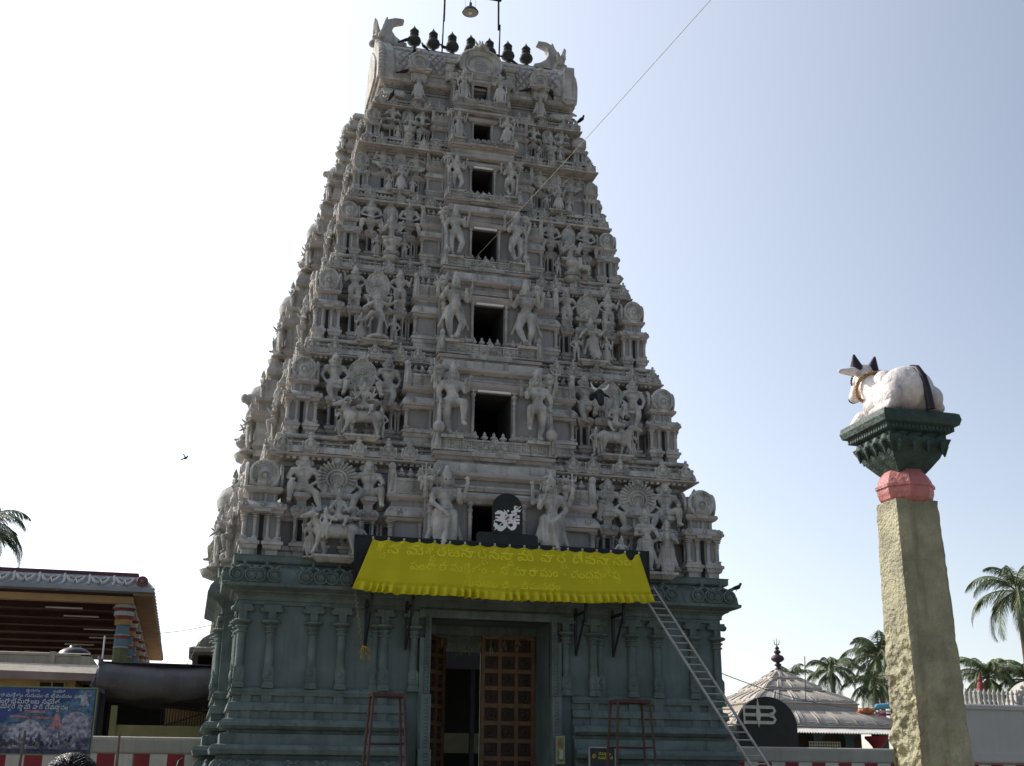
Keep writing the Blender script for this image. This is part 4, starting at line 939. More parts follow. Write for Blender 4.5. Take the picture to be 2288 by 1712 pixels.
ribbon(om, [IM(880, 650), IM(960, 590), IM(1075, 500)], [.06, .035, .012], -.048, -.037); ribbon(om, [IM(900, 620), IM(960, 700)], [.05, .05], -.051, -.038)
put("om_emblem", om, ob, mats=WHITE)
rb = MB(); ribbon(rb, [IM(690, 850), IM(740, 800), IM(790, 760)], [.02, .05, .02], -.056, -.046); put("red_mark", rb, ob, mats=mat("red_mark_paint", (.3, .03, .04), .6, .1, 3, 0))

# ------------------------------------------------------------------ on the tower top: lamp frame and lamp, birds
lf = tag(empty("lamp_frame", (-.05, 3.5, 23.0)), "thin steel pole frame standing on the tower ridge, carrying a lamp", "lamp frame")
for x, k in ((-.92, 1), (.90, -1)):
    b = MB(); b.tube([(x, 0, -.1), (x+.02, 0, 1.35)], .025, 6); b.tube([(x+.03*k, 0, 1.15), (x+.04*k, 0, 2.32)], .036, 6); put("pole", b, lf, mats=STEEL)
b = MB(); b.box(-.94, .96, -.04, .04, 2.28, 2.36); b.box(.3, .96, -.055, .055, 2.25, 2.33); put("crossbar", b, lf, mats=STEEL)
lp = tag(empty("pendant_lamp", (-.10, 3.5, 24.62)), "round metal pendant lamp hanging from the pole frame above the tower", "lamp")
b = MB(); b.lathe((0, 0, 0), [(.255,0),(.265,.02),(.2,.12),(.09,.2),(.05,.26),(.05,.36)], 20)
put("lamp_shade", b, lp, mats=mat("lamp_metal", (.06, .062, .05), .45, .1, 4, 0))
b = MB(); b.lathe((0, 0, 0), [(.235,.004),(.16,.05),(.05,.07)], 20); put("reflector", b, lp, (0, 0, -.005), mats=mat("lamp_inside", (.42, .40, .33), .5, .1, 4, 0))
b = MB(); b.ball((0, 0, .0), (.06, .06, .07)); put("bulb", b, lp, mats=WHITE)
b = MB(); b.tube([(0, 0, .3), (0, 0, .70)], .014, 6); b.tube([(-.16, 0, .14), (-.17, 0, .66)], .005, 4); b.tube([(.16, 0, .14), (.17, 0, .66)], .005, 4); put("hanger", b, lp, mats=STEEL)
def pigeon(fly=0):
    b = MB(); b.cap((0, .06, .09), .05, (0, -.06, .12), .06); b.cap((0, -.1, .16), .035, (0, -.12, .2), .036); b.cap((0, -.15, .2), .012, (0, -.18, .19), .005, 6)
    b.cap((0, .1, .08), .035, (0, .24, .04), .03); b.cap((-.01, .0, .0), .012, (-.01, 0, .07), .015, 6)
    for s in (-1, 1):
        if fly: b.cap((s*.04, 0, .13), .035, (s*.2, .03, .22), .03); b.cap((s*.2, .03, .22), .028, (s*.4, .1, .16), .01)
        else: b.cap((s*.05, -.04, .12), .03, (s*.035, .14, .07), .02)
    return b
BIRD = mat("dark_feathers", (.022, .022, .028), .7, .3, 20, 0)
PG = remesh(pigeon(), "pigeon", BIRD, .012, 2); PF = remesh(pigeon(1), "flying_bird", BIRD, .012, 2)
for (x, y, z, r, sz, lab) in (
    (-2.12, 3.5, 23.15, 70, 1.5, "dark pigeon on the ridge left of the first finial"),
    (-1.55, 3.35, 22.93, -60, 1.3, "dark pigeon between the first and second finials"),
    (-1.98, 2.55, 22.15, -20, 1.5, "dark pigeon clinging to the roof above the left small dormer"),
    (-.92, 3.4, 23.05, -100, 1.4, "dark pigeon at the foot of the left lamp pole"),
    (.72, 3.4, 23.05, -110, 1.4, "dark pigeon at the foot of the right lamp pole"),
    (.95, 2.45, 22.3, -80, 1.5, "dark pigeon on the roof right of the big dormer"),
    (-2.3, 2.28, 21.24, 80, 1.5, "dark pigeon on the roof eave beside the left gable end"),
    (1.45, 2.28, 21.24, 85, 1.5, "dark pigeon on the roof eave left of the right small dormer"),
    (2.2, 2.28, 21.24, -30, 1.5, "dark pigeon on the roof eave right of the right small dormer"),
    (-2.68, 1.98, 20.2, 15, 1.5, "dark bird perched high above the left seated statue, below the lying cow"),
    (3.2, 2.5, 20.62, 30, 1.5, "dark bird at the right edge below the roof gable"),
    (6.27, -.2, 6.15, 50, 1.5, "dark bird on the right corner of the green cornice")):
    tag(put("pigeon", PG, None, (x, y, z), R(r), sz*.62), lab, "bird", "birds perched on the temple tower")
tag(put("flying_bird", PF, None, (-7.57, 10, 11.13), (R(-10), R(15), R(70)), .6), "small dark bird flying in the white sky left of the tower", "bird")

# ------------------------------------------------------------------ ladder, stands, boards, rope, garlands
GALV = mat("worn_ladder_metal", (.34, .32, .29), .55, .2, 6, .1)
ld = tag(empty("ladder", (6.3, -3.6, 0)), "long grey metal ladder leaning up to the right end of the sign board", "ladder")
A0, A1 = Vector((0, 0, 0)), Vector((3.66-6.3, -.62+3.6, 6.1)); W_ = Vector((.21, 0, 0)); n_r = 36
for s in (-1, 1):
    b = MB(); d = W_*s
    b.add([A0+d+Vector((-.026, -.04, 0)), A0+d+Vector((.026, -.04, 0)), A0+d+Vector((.02, .035, 0)), A0+d+Vector((-.02, .035, 0)), A1+d*.95+Vector((-.026, -.04, 0)), A1+d*.95+Vector((.026, -.04, 0)), A1+d*.95+Vector((.02, .035, 0)), A1+d*.95+Vector((-.02, .035, 0))],
          [(3,2,1,0),(4,5,6,7),(0,1,5,4),(1,2,6,5),(2,3,7,6),(3,0,4,7)])
    put("rail", b, ld, mats=GALV)
for i in range(n_r):
    p = A0.lerp(A1, (i+.7)/n_r); b = MB(); b.tube([p-W_*.97, p+W_*.97], .016, 6); put("rung", b, ld, mats=GALV)
RED = mat("dull_red_steel", (.07, .03, .026), .6, .25, 8, .15)
def stand(x, y, w, top, lab):
    t = tag(empty("steel_stand", (x, y, 0)), lab, "stand", "tall red stands beside the gate")
    b = MB(); b.box(-w/2, w/2, -.28, .28, top-.1, top-.02); put("top_frame", b, t, mats=RED)
    for sx in (-1, 1):
        for sy in (-1, 1):
            b = MB(); b.tube([(sx*(w/2-.03), sy*.25, top-.05), (sx*(w/2+.16), sy*.42, 0)], .03, 6); put("leg", b, t, mats=RED)
    for z in (1.1, 2.3):
        f = (top-z)/top; xx, yy = w/2-.03+.19*f, .25+.17*f; b = MB()
        b.tube([(-xx, -yy, z), (xx, -yy, z), (xx, yy, z), (-xx, yy, z), (-xx, -yy, z)], .014, 5); put("brace", b, t, mats=RED)
    return t
stand(-2.76, -2.0, .70, 3.35, "tall dull red steel stand left of the gate, in front of the green plinth")
stand(2.70, -2.0, .80, 3.34, "tall dull red steel stand right of the gate, nearer the ladder")
b = MB(); b.box(-.10, .10, -.03, .03, 0, .62)
po = tag(empty("gate_poster", (1.60, -.26, 1.97)), "narrow framed picture poster fixed to the right gate jamb", "poster")
put("frame", b, po, mats=mat("poster_frame", (.30, .26, .16), .6, .15, 4, 0))
b = MB(); b.box(-.075, .075, -.036, -.031, .04, .58); b.mi = 1; b.box(-.03, .06, -.040, -.0365, .1, .3); b.mi = 2; b.ball((.02, -.037, .38), (.035, .003, .05), 10, 6); b.box(-.05, -.02, -.040, -.0365, .34, .5)
put("picture", b, po, mats=[mat("poster_green", (.13, .19, .06), .5, .5, 9, 0), mat("poster_pale", (.35, .34, .28), .5, .3, 9, 0), mat("poster_red", (.25, .09, .05), .5, .3, 9, 0)])
nb = tag(empty("notice_board", (2.5, -.62, 0)), "dark notice board with yellow Telugu heading standing right of the gate", "notice board")
b = MB(); b.box(-.30, .30, 0, .04, 1.0, 2.32); put("panel", b, nb, mats=mat("board_slate", (.03, .035, .035), .5, .3, 6, .1))
b = MB(); b.box(-.32, -.30, -.02, .05, 0, 2.34); b.box(.30, .32, -.02, .05, 0, 2.34); b.box(-.3, .3, -.02, .05, 2.32, 2.35); put("frame", b, nb, mats=GALV)
me, w = text_mesh([("దే",""),("వ",""),("సా","థ"),("నం","")], .12, "lettering", YELT); put("lettering", me, nb, (.06, -.012, 2.17), 0, .3/w)
me, w = text_mesh([("గు",""),("ను",""),("పూ",""),("డి","")], .12, "lettering", YELT); put("lettering", me, nb, (.08, -.012, 2.08), 0, .36/w)
b = MB(); b.lathe((-.2, -.004, 2.14), [(.055, 0), (.055, .006), (.03, .012)], 14, ax='y'); put("emblem", b, nb, mats=ROPE)
rp = tag(empty("rope_tassel", (-3.36, -.95, 4.4)), "thin twisted yellow cord hanging from the banner corner with a frayed tassel", "rope")
b = MB(); b.tube([(-.06+.28*(i/60)+.025*math.sin(i*1.1), .35*(i/60), 1.22-1.2*i/60) for i in range(61)], .0055, 5); put("cord", b, rp, mats=ROPE)
rnd = random.Random(8); b = MB()
for i in range(26): a = rnd.uniform(0, 6.28); q = rnd.uniform(.03, .12); b.tube([(.22, .35, .06), (.22+q*math.cos(a)*.8+.06, .35+q*math.sin(a)*.5, .02-.1*rnd.random()), (.22+q*1.5*math.cos(a)+.08, .35+q*math.sin(a), -.05-.22*rnd.random())], .009, 4)
put("tassel", b, rp, mats=ROPE)
LEAFD = mat("dry_leaves", (.16, .14, .07), .8, .4, 12, 0)
ga = tag(empty("leaf_garland", (0, .9, 4.98)), "string of dried leaf tassels hanging across the top of the gateway", "garland")
b = MB(); b.tube([(-1.45+2.9*i/24, 0, -.05+.05*math.sin(i*1.3)) for i in range(25)], .008, 4); put("string", b, ga, mats=LEAFD)
for x, l in ((-1.02, .34), (-.84, .42), (-.6, .6), (-.36, .55), (-.1, .3), (.2, .5), (.54, .36), (.9, .3)):
    b = MB(); b.tube([(0, 0, -.05), (.01, 0, -l*.6)], .006, 4)
    for i in range(16):
        a = rnd.uniform(0, 6.28); z = -l*.35-l*.3*rnd.random(); c, s_ = math.cos(a), math.sin(a); q = .03+.05*rnd.random(); L_ = .12+.1*rnd.random()
        b.add([(0, 0, z), (q*c-.014*s_, q*s_+.014*c, z-L_*.5), (q*1.3*c, q*1.3*s_, z-L_), (q*c+.014*s_, q*s_-.014*c, z-L_*.5)], [(0, 1, 2, 3)])
    put("tassel", b, ga, (x, 0, 0), mats=LEAFD)
b = MB(); P0, P1 = Vector((-.36, 1.55, 15.12)), Vector((5.2, -10.0, 21.6))
CORD = mat("pale_cord", (.42, .37, .25), .8, .2, 9, 0)
P1 = Vector((1.40, -11.2, 15.27))
b.tube([P0.lerp(P1, i/24)-Vector((0, 0, .06*math.sin(math.pi*i/24))) for i in range(25)], .0062, 6)
tag(put("rope", b, mats=CORD), "long pale rope running from a tower window up to the right out of frame", "rope")
WIRE = mat("dark_wire", (.05, .05, .05), .6, .1, 3, 0)
def wire(pts, lab, r=.012, sag=.15):
    a, c = Vector(pts[0]), Vector(pts[1]); b = MB()
    b.tube([a.lerp(c, i/20)-Vector((0, 0, sag*4*(i/20)*(1-i/20))) for i in range(21)], r, 5); tag(put("wire", b, mats=WIRE), lab, "wire")
wire([(-8.3, 15, 6.25), (-5.9, 7.2, 5.85)], "thin wire between the painted hall and the left side of the tower", .012, .08)
wire([(5.95, 3.0, 4.9), (22.6, 19.6, 4.75)], "thin wire from the right side of the tower to the white domed shrine", .014, .5)
wire([(-7.0, 7.9, 4.55), (-6.6, 18.4, 6.5)], "thin wire rising from the tarpaulin to the small shrine", .012, .05)

# ------------------------------------------------------------------ stone pillar with the bull
PIL = mat("painted_stone", (.30, .275, .168), .6, .32, 4.5, 1.0, 34, .85, (.17, .12, .065), .45)
pl = tag(empty("stone_pillar", (-.82, -18.8, 0)), "tall tapering yellowish stone pillar with pink collar and dark green capital", "pillar")
def rough_shaft():
    b = MB(); NZ, NS = 260, 22; H = 3.93; ring = 4*NS
    for j in range(NZ+1):
        z = H*j/NZ; f = 1-z/H; hx, hy = .212+.055*f, .17+.11*f
        for i in range(ring):
            sd, q = divmod(i, NS); u = -1+2*q/NS
            x, y, nx, ny = [(u, -1, 0, -1), (1, u, 1, 0), (-u, 1, 0, 1), (-1, -u, -1, 0)][sd]
            cf = .975 if abs(u) > .97 else 1
            p = Vector((x*hx*cf, y*hy*cf, z)); low = max(0, min(1, (2.95-z)/.5))
            amp = .006+(.05*low if sd == 3 else .012*low)
            nn = noise.noise(p*4.3+Vector((7, 3, 0)))*.7+noise.noise(p*11)*.6+noise.noise(p*23)*.5
            d = amp*nn-(.012*low if sd == 3 else 0)
            if abs(u) > .9: d -= .012*max(0, noise.noise(Vector((sd*9, x+y, z*3.1))))+.01*abs(noise.noise(Vector((sd, 2, z*9))))
            if z > H-.1 and sd != 0: d -= .02*abs(noise.noise(p*9))
            b.v.append((p.x+nx*d+(x*.0), p.y+ny*d, z))
    for j in range(NZ):
        for i in range(ring):
            b.f.append((j*ring+i, j*ring+(i+1) % ring, (j+1)*ring+(i+1) % ring, (j+1)*ring+i)); b.m.append(0); b.s.append(False)
    b.f.append(tuple(range(NZ*ring, NZ*ring+ring))); b.m.append(0); b.s.append(False)
    return b
put("shaft", rough_shaft(), pl, mats=PIL)
PINKP = mat("pink_paint", (.42, .145, .135), .5, .3, 6, .5, 24, .55, (.35, .2, .12), .4)
b = MB(); b.lathe((0, 0, 3.92), [(.165,-.01),(.205,.0),(.235,.03),(.252,.08),(.254,.125),(.268,.13),(.268,.155),(.25,.16),(.24,.2),(.215,.245),(.18,.285),(.165,.32)], 8, smooth=False, rot=R(22.5), sq=-.35); put("collar", b, pl, mats=PINKP)
CAPG = mat("dark_green_paint", (.03, .055, .045), .6, .35, 6, .6, 24, .3, (.012, .02, .017), .4)
b = MB(); b.mould(-.3, .3, -.3, .3, [(-.17,4.17),(-.13,4.22),(-.07,4.3),(-.04,4.37),(-.01,4.41),(.01,4.46),(-.02,4.47),(-.02,4.51),(.03,4.525),(.03,4.565),(.07,4.58),(.085,4.63),(.075,4.68),(.05,4.695)])
for s in (-1, 1):
    for q in (-.21, -.07, .07, .21):
        for (x, y, dx, dy) in ((q, s*.235, 0, s), (s*.235, q, s, 0)):
            b.cap((x+dx*.03, y+dy*.03, 4.45), .06, (x-dx*.03, y-dy*.03, 4.33), .018, 8); b.cap((x+dx*.05, y+dy*.05, 4.43), .03, (x+dx*.05, y+dy*.05, 4.34), .006, 6)
            b.cap((x+dx*.08, y+dy*.08, 4.42), .025, (x+dx*.06, y+dy*.06, 4.33), .008, 6)
for i in range(17):
    q = -.32+i*.04
    for s in (-1, 1): b.box(q-.012, q+.012, *sorted((s*.325, s*.336)), 4.528, 4.565); b.box(*sorted((s*.325, s*.336)), q-.012, q+.012, 4.528, 4.565)
put("capital", b, pl, mats=CAPG)
NW = mat("worn_white_paint", (.62, .56, .535), .5, .14, 14, .35, 40, .7, (.26, .22, .21), .4)
nd = tag(empty("bull_statue", (-.83, -18.8, 4.695)), "white painted stone bull with dark horns and tail lying on the pillar capital", "statue")
b = MB(); b.cap((0, -.2, .22), .215, (0, .14, .2), .19); b.ball((0, -.2, .225), (.255, .195, .225), 18, 12); b.ball((0, .02, .15), (.27, .32, .15), 18, 12); b.ball((-.13, -.02, .2), (.13, .2, .16), 14, 9); b.ball((.13, -.02, .2), (.13, .2, .16), 14, 9)
b.ball((-.01, .14, .40), (.1, .13, .13)); b.cap((0, .2, .3), .155, (-.05, .38, .5), .105); b.cap((-.05, .4, .585), .088, (-.09, .53, .4), .052); b.ball((-.09, .53, .375), (.062, .06, .055))
b.cap((0, .34, .2), .1, (-.03, .42, .4), .06)
for s in (-1, 1):
    b.cap((-.05+s*.07, .37, .58), .03, (-.05+s*.15, .35, .57), .042); b.cap((-.05+s*.15, .35, .57), .048, (-.05+s*.30, .32, .55), .022)
    b.ball((s*.2, -.2, .14), (.1, .19, .14), 14, 9); b.cap((s*.24, -.3, .05), .05, (s*.26, -.02, .04), .04); b.cap((s*.15, .33, .1), .075, (s*.17, .42, .06), .06); b.cap((s*.17, .42, .05), .05, (s*.15, .2, .04), .04)
    pass
    b.ball((-.05+s*.06, .455, .585), .022)
bb = put("body", remesh(b, "bull_body", NW, .009, 7), nd)
DK = mat("dark_violet_paint", (.022, .014, .022), .5, .2, 6, .1)
for s in (-1, 1):
    b = MB(); b.cap((-.05+s*.085, .385, .63), .062, (-.05+s*.11, .37, .74), .014, 12); put("horn", b, nd, mats=DK)
b = MB(); b.tube([(.02, -.26, .435), (.03, -.34, .40), (.045, -.393, .30), (.06, -.41, .18), (.075, -.405, .08), (.085, -.40, .0)], [.02, .028, .032, .034, .036, .04], 8); put("tail", b, nd, mats=DK)
BEAD = mat("gold_brown_beads", (.30, .16, .05), .5, .5, 30, .2)
b = MB()
for i in range(34): a = 2*math.pi*i/34; b.ball((-.035+.145*math.cos(a), .33-.09*math.sin(a), .42+.12*math.sin(a)), .018, 8, 6)
put("necklace", b, nd, mats=BEAD)
b = MB()
for i in range(28): a = 2*math.pi*i/28; b.ball((-.06+.1*math.cos(a), .44-.075*math.sin(a), .535+.075*math.sin(a)), .011, 8, 6)
put("halter", b, nd, mats=DK)
b = MB(); b.ball((-.094, .555, .365), (.05, .04, .042)); put("muzzle", b, nd, mats=DK)

# ------------------------------------------------------------------ compound walls
CWM = mat("cream_wall", (.37, .335, .28), .9, .12, .9, .25, 14, .45, (.26, .22, .17))
REDP = mat("red_stripe", (.26, .035, .04), .8, .2, 2, .15, 10, .3, (.14, .03, .03)); WHP = mat("cream_stripe", (.55, .50, .42), .85, .12, 2, .15, 10, .3, (.3, .27, .22))
def cwall(x0, x1, y, lab, off, th=.35, top=2.53):
    t = tag(empty("compound_wall", ((x0+x1)/2, y, 0)), lab, "wall", "striped compound walls"); cx = (x0+x1)/2
    b = MB(); b.box(x0-cx, x1-cx, 0, th, 0, top-.06); b.mould(x0-cx, x1-cx, 0, th, [(.0,top-.38),(.03,top-.36),(.04,top-.33),(.04,top-.06),(.02,top),(-.05,top+.02)]); put("masonry", b, t, mats=CWM)
    for c, m, nm in ((0, REDP, "red_stripes"), (1, WHP, "cream_stripes")):
        b = MB(); n = 0; x = off
        while x < x1:
            if x >= x0-.8 and n % 2 == c: b.box(max(x, x0)-cx, min(x+.41, x1)-cx, -.006, .0, .05, top-.385)
            x += .41; n += 1
        put(nm, b, t, mats=m)
cwall(-24, -6.1, 3.8, "long cream and red striped compound wall left of the tower", -24.42)
cwall(6.1, 21.5, 3.8, "long cream and red striped compound wall right of the tower behind the ladder", 6.08)
rw = tag(empty("white_gate_wall", (18, 4.0, 0)), "white wall with rounded gable and small balusters at the far right", "wall")
WW = mat("white_wall", (.45, .425, .385), .9, .07, .8, .2, 10, .3, (.36, .33, .29))
b = MB(); b.box(-3.0, -.78, -.3, .1, 2.5, 3.72); b.mould(-3.0, -.78, -.3, .1, [(0,3.66),(.06,3.7),(.08,3.8),(.02,3.84)]); b.mould(-3.0, 3.5, -.34, .1, [(0,2.2),(.02,2.24),(.02,2.46),(-.04,2.5)])
b.prism([(-.78, 2.5)]+[(.12+.9*math.cos(R(a)), 3.68+.86*math.sin(R(a))) for a in range(180, -1, -8)]+[(1.02, 2.5)], -.36, .1)
b.prism([(.12+1.0*math.cos(R(a)), 3.70+.93*math.sin(R(a))) for a in range(180, -1, -8)]+[(.12+.86*math.cos(R(a)), 3.68+.8*math.sin(R(a))) for a in range(0, 181, 8)], -.1, .5)
b.box(1.02, 3.5, -.3, .1, 2.5, 3.72); put("masonry", b, rw, mats=WW)
for i in range(14):
    x = -2.9+i*.158; b = MB(); b.lathe((x, -.1, 3.84), [(.05,0),(.03,.05),(.065,.13),(.03,.2),(.05,.22),(.03,.28),(.065,.33),(.03,.4),(.01,.47)], 10); put("baluster", b, rw, mats=WW)
b = MB()
for i in range(17): a = R(176-i*10.2); b.ball((.12+1.02*math.cos(a), -.05, 3.70+.98*math.sin(a)), .062, 8, 6)
put("beading", b, rw, mats=WW)

# ------------------------------------------------------------------ right background: shrine with pyramidal roof
ROOFW = mat("pale_roof_plaster", (.42, .375, .325), .85, .14, 1.5, .3, 12, .4, (.27, .24, .21))
sh = tag(empty("domed_shrine", (19.5, 23.8, 0)), "white shrine with stepped pyramid roof, dark finial and trident behind the wall", "shrine")
b = MB()
def roof_tier(w0, z0, w1, z1, bulge, lip=.13):
    pr = [(w0-lip*.4, z0-.1), (w0+lip*.5, z0-.08), (w0+lip, z0-.02), (w0+.02, z0+.02)]
    for i in range(1, 9): t = i/8; pr.append((w0+(w1-w0)*t+bulge*math.sin(math.pi*t), z0+.02+(z1-z0-.02)*t))
    b.mould(0, 0, 0, 0, pr)
roof_tier(3.7, 3.95, 2.75, 4.62, .22); b.mould(0, 0, 0, 0, [(2.8, 4.6), (2.5, 4.66), (2.5, 4.98)]); roof_tier(2.45, 5.0, 1.42, 5.58, .14); roof_tier(1.42, 5.62, .7, 6.1, .10); roof_tier(.7, 6.12, .22, 6.48, .05)
b.lathe((0, 0, 6.4), [(.3,0),(.34,.06),(.2,.12),(.16,.2)], 16)
put("roof", b, sh, mats=ROOFW)
b = MB()
for w0, z0, w1, z1, bl, n in ((2.45, 5.0, 1.42, 5.58, .14, 5), (1.42, 5.62, .7, 6.1, .10, 4), (.7, 6.12, .22, 6.48, .05, 3), (3.7, 3.95, 2.75, 4.62, .22, 8)):
    def sp(u, t): w = w0+(w1-w0)*t+bl*math.sin(math.pi*t); return (u*w, -w-.012, z0+.03+(z1-z0-.03)*t)
    for i in range(n):
        u0, u1 = -1+2*i/n, -1+2*(i+1)/n; du = u1-u0; F = []
        F.append([sp(u0+du*.12, .92-.84*q/8) for q in range(9)]+[sp(u0+du*(.12+.76*q/8), .08-.05*math.sin(math.pi*q/8)) for q in range(1, 9)]+[sp(u1-du*.12, .08+.84*q/8) for q in range(1, 9)])
        F.append([sp(u0+du*.03, .95-.9*q/8) for q in range(9)]); F.append([sp(u0+du*.2, .12+.03*math.sin(math.pi*q/8)) if q == 0 else sp(u0+du*(.2+.6*q/8), .12+.05*math.sin(math.pi*q/8)) for q in range(9)])
        for pth in F:
            for rot in range(4):
                qq = pth
                for _ in range(rot): qq = [(-y, x, z) for x, y, z in qq]
                b.tube(qq, .05, 5)
put("petal_relief", b, sh, mats=ROOFW)
VIO = mat("dark_violet_finial", (.055, .03, .05), .5, .2, 6, .1)
b = MB(); b.lathe((0, 0, 6.56), [(.12,0),(.17,.05),(.15,.1),(.09,.13),(.1,.2),(.17,.24),(.15,.3),(.08,.34),(.1,.37),(.22,.42),(.30,.5),(.31,.56),(.25,.66),(.12,.72),(.08,.76),(.15,.8),(.17,.86),(.1,.93),(.06,.96),(.11,1.0),(.1,1.04),(.03,1.12)], 18); put("finial", b, sh, mats=VIO)
b = MB(); b.tube([(0, 0, 7.6), (0, 0, 8.05)], [.025, .006], 6)
for s in (-1, 1): b.tube([(0, 0, 7.72), (s*.1, 0, 7.75), (s*.13, 0, 7.85), (s*.12, 0, 8.0)], [.02, .02, .016, .006], 6)
put("trident", b, sh, mats=STEEL)
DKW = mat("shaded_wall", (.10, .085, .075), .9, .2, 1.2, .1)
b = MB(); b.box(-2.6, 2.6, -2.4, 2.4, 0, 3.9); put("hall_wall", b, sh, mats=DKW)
for x in (-3.2, -1.6, 0, 1.5, 3.2):
    b = MB(); b.box(x-.2, x+.2, -3.3, -2.9, 0, 3.7); b.mould(x-.2, x+.2, -3.3, -2.9, [(0,3.5),(.12,3.6),(.12,3.75),(0,3.85)]); put("column", b, sh, mats=[mat("dull_green_column", (.08, .13, .13), .8, .15, 3, 0)])
b = MB()
for i in range(60):
    x0 = -3.6+i*.125; b.add([(x0, -4.7, 3.66), (x0+.0625, -4.7, 3.6), (x0+.125, -4.7, 3.66), (x0, -3.4, 3.98), (x0+.0625, -3.4, 3.92), (x0+.125, -3.4, 3.98)], [(0, 1, 4, 3), (1, 2, 5, 4)])
aw = put("corrugated_awning", b, sh, mats=mat("grey_sheet", (.42, .40, .38), .6, .1, 2, .1)); q = aw.modifiers.new("s", 'SOLIDIFY'); q.thickness = .02
b = MB()
for i in range(13): b.box(-.5+i*.12, -.46+i*.12, -3.42, -3.38, 2.4, 3.3)
for i in range(7): b.box(-.52, .98, -3.43, -3.39, 2.5+i*.13, 2.54+i*.13)
put("window_lattice", b, sh, mats=WHP)
b = MB(); b.box(1.9, 2.9, -4.4, -3.6, 2.3, 2.5); b.lathe((2.4, -4.0, 2.5), [(.3,0),(.22,.1),(.2,.6),(.35,.8),(.5,.95),(.5,1.05)], 12); put("red_plinth", b, sh, mats=REDP)
b = MB(); b.tube([(-.2, -2.8, 5.0), (-.1, -2.8, 6.95)], .02, 6); tag(put("metal_rod", b, None, (19.5, 23.8, 0), mats=WIRE), "thin upright metal rod on the roof slope of the white shrine", "rod")
b = MB(); b.cap((2.3, -3.0, 4.62), .12, (2.9, -3.0, 4.66), .1); b.cap((2.4, -3.1, 4.66), .1, (2.6, -3.1, 4.74), .08); tag(put("orange_bundle", b, None, (19.5, 23.8, 0), mats=mat("orange_cloth", (.5, .16, .05), .7, .3, 8, .2)), "small orange bundle on the edge of the shrine roof beside the pillar", "bundle")
b = MB(); b.box(3.0, 4.4, -3.3, -2.8, 4.62, 4.68); b.mi = 1; b.cap((3.1, -3.1, 4.85), .12, (4.2, -3.1, 4.93), .12); b.mi = 2; b.box(2.9, 4.4, -3.5, -3.45, 4.45, 4.55)
tag(put("painted_cornice_end", b, None, (19.5, 23.8, 0), mats=[WHP, mat("sky_blue_paint", (.12, .36, .5), .6, .1, 3, 0), mat("magenta_paint", (.4, .03, .12), .6, .1, 3, 0)]), "small blue, white and magenta painted moulding beside the shrine roof", "moulding")
li = tag(empty("lingam_board", (11.46, 9, 0)), "large black arched board with white three-bar emblem beside the ladder", "sign board")
b = MB(); b.prism([(1.04, 0), (1.04, 3.35)]+[(1.04*math.cos(R(a)), 3.35+.93*math.sin(R(a))) for a in range(5, 176, 6)]+[(-1.04, 3.35), (-1.04, 0)], -.05, .12); put("panel", b, li, mats=BLACK)
LW = mat("emblem_cream", (.5, .5, .42), .7, .15, 4, 0)
b = MB()
for z in (3.94, 3.70, 3.46): b.box(-.83, .10, -.075, -.0505, z-.05, z+.05)
b.box(-.86, -.80, -.078, -.0505, 3.40, 4.0)
for z0_, z1_ in ((3.70, 3.98), (3.42, 3.70)):
    ribbon(b, [(.08, z1_-.03), (.2, z1_-.05), (.26, (z0_+z1_)/2), (.2, z0_+.05), (.08, z0_+.03)], [.09]*5, -.082, -.0505)
b.prism([(-.34, 3.3), (-.25, 3.7), (-.34, 4.2), (-.43, 3.7)], -.095, -.05)
put("emblem", b, li, mats=LW)
ft = tag(empty("painted_figure_tower", (22.1, 12.5, 0)), "small painted tower with red figure on top, just right of the pillar", "tower")
for nm, pr, m in (("base", [(.55, 0), (.55, 3.6), (.45, 3.62), (.45, 4.1)], mat("figure_blue", (.09, .10, .16), .7, .5, 6, .2)), ("red_band", [(.46, 4.1), (.52, 4.12), (.52, 4.25), (.44, 4.27)], REDP), ("cornice", [(.44, 4.27), (.5, 4.3), (.5, 4.36), (.38, 4.42), (.34, 4.9), (.3, 4.96)], mat("figure_stone", (.2, .2, .17), .8, .4, 7, .2))):
    b = MB(); b.mould(0, 0, 0, 0, pr); put(nm, b, ft, mats=m)
b = MB(); b.cap((0, 0, 4.95), .18, (0, 0, 5.2), .13); b.ball((0, 0, 5.38), .1); b.cap((0, 0, 5.45), .07, (.02, 0, 5.6), .02); put("figure", b, ft, mats=mat("figure_red", (.24, .06, .05), .7, .3, 8, .1))

# ------------------------------------------------------------------ left background: painted hall, low house, tarpaulin, tank
MAROON = mat("maroon_ceiling", (.07, .034, .03), .8, .2, 1.5, .1); BUFF = mat("buff_beam", (.38, .24, .12), .8, .15, 2, .1); BLUEG = mat("blue_grey_paint", (.24, .26, .275), .8, .15, 2, .15)
ha = tag(empty("painted_hall", (-15, 22, 0)), "open pillared hall with maroon ceiling and scroll painted roof edge at far left", "hall")
b = MB(); b.box(-9, 6.0, -7.7, 16, 7.36, 7.45); put("ceiling", b, ha, mats=MAROON)
b = MB()
for y in (-5.5, -3, -.5, 2, 5, 8, 11): b.box(-9, 5.8, y, y+.3, 7.16, 7.36)
put("ceiling_beams", b, ha, mats=MAROON)
b = MB(); b.box(-9, 6.1, -7.75, -7.4, 7.14, 7.36); b.box(5.7, 6.1, -7.4, 16, 7.14, 7.36); b.box(6.1, 6.72, -7.9, 16, 7.40, 7.46); put("edge_beam", b, ha, mats=BUFF)
b = MB(); b.box(-9, 6.76, -8.3, 16.3, 7.46, 7.6)
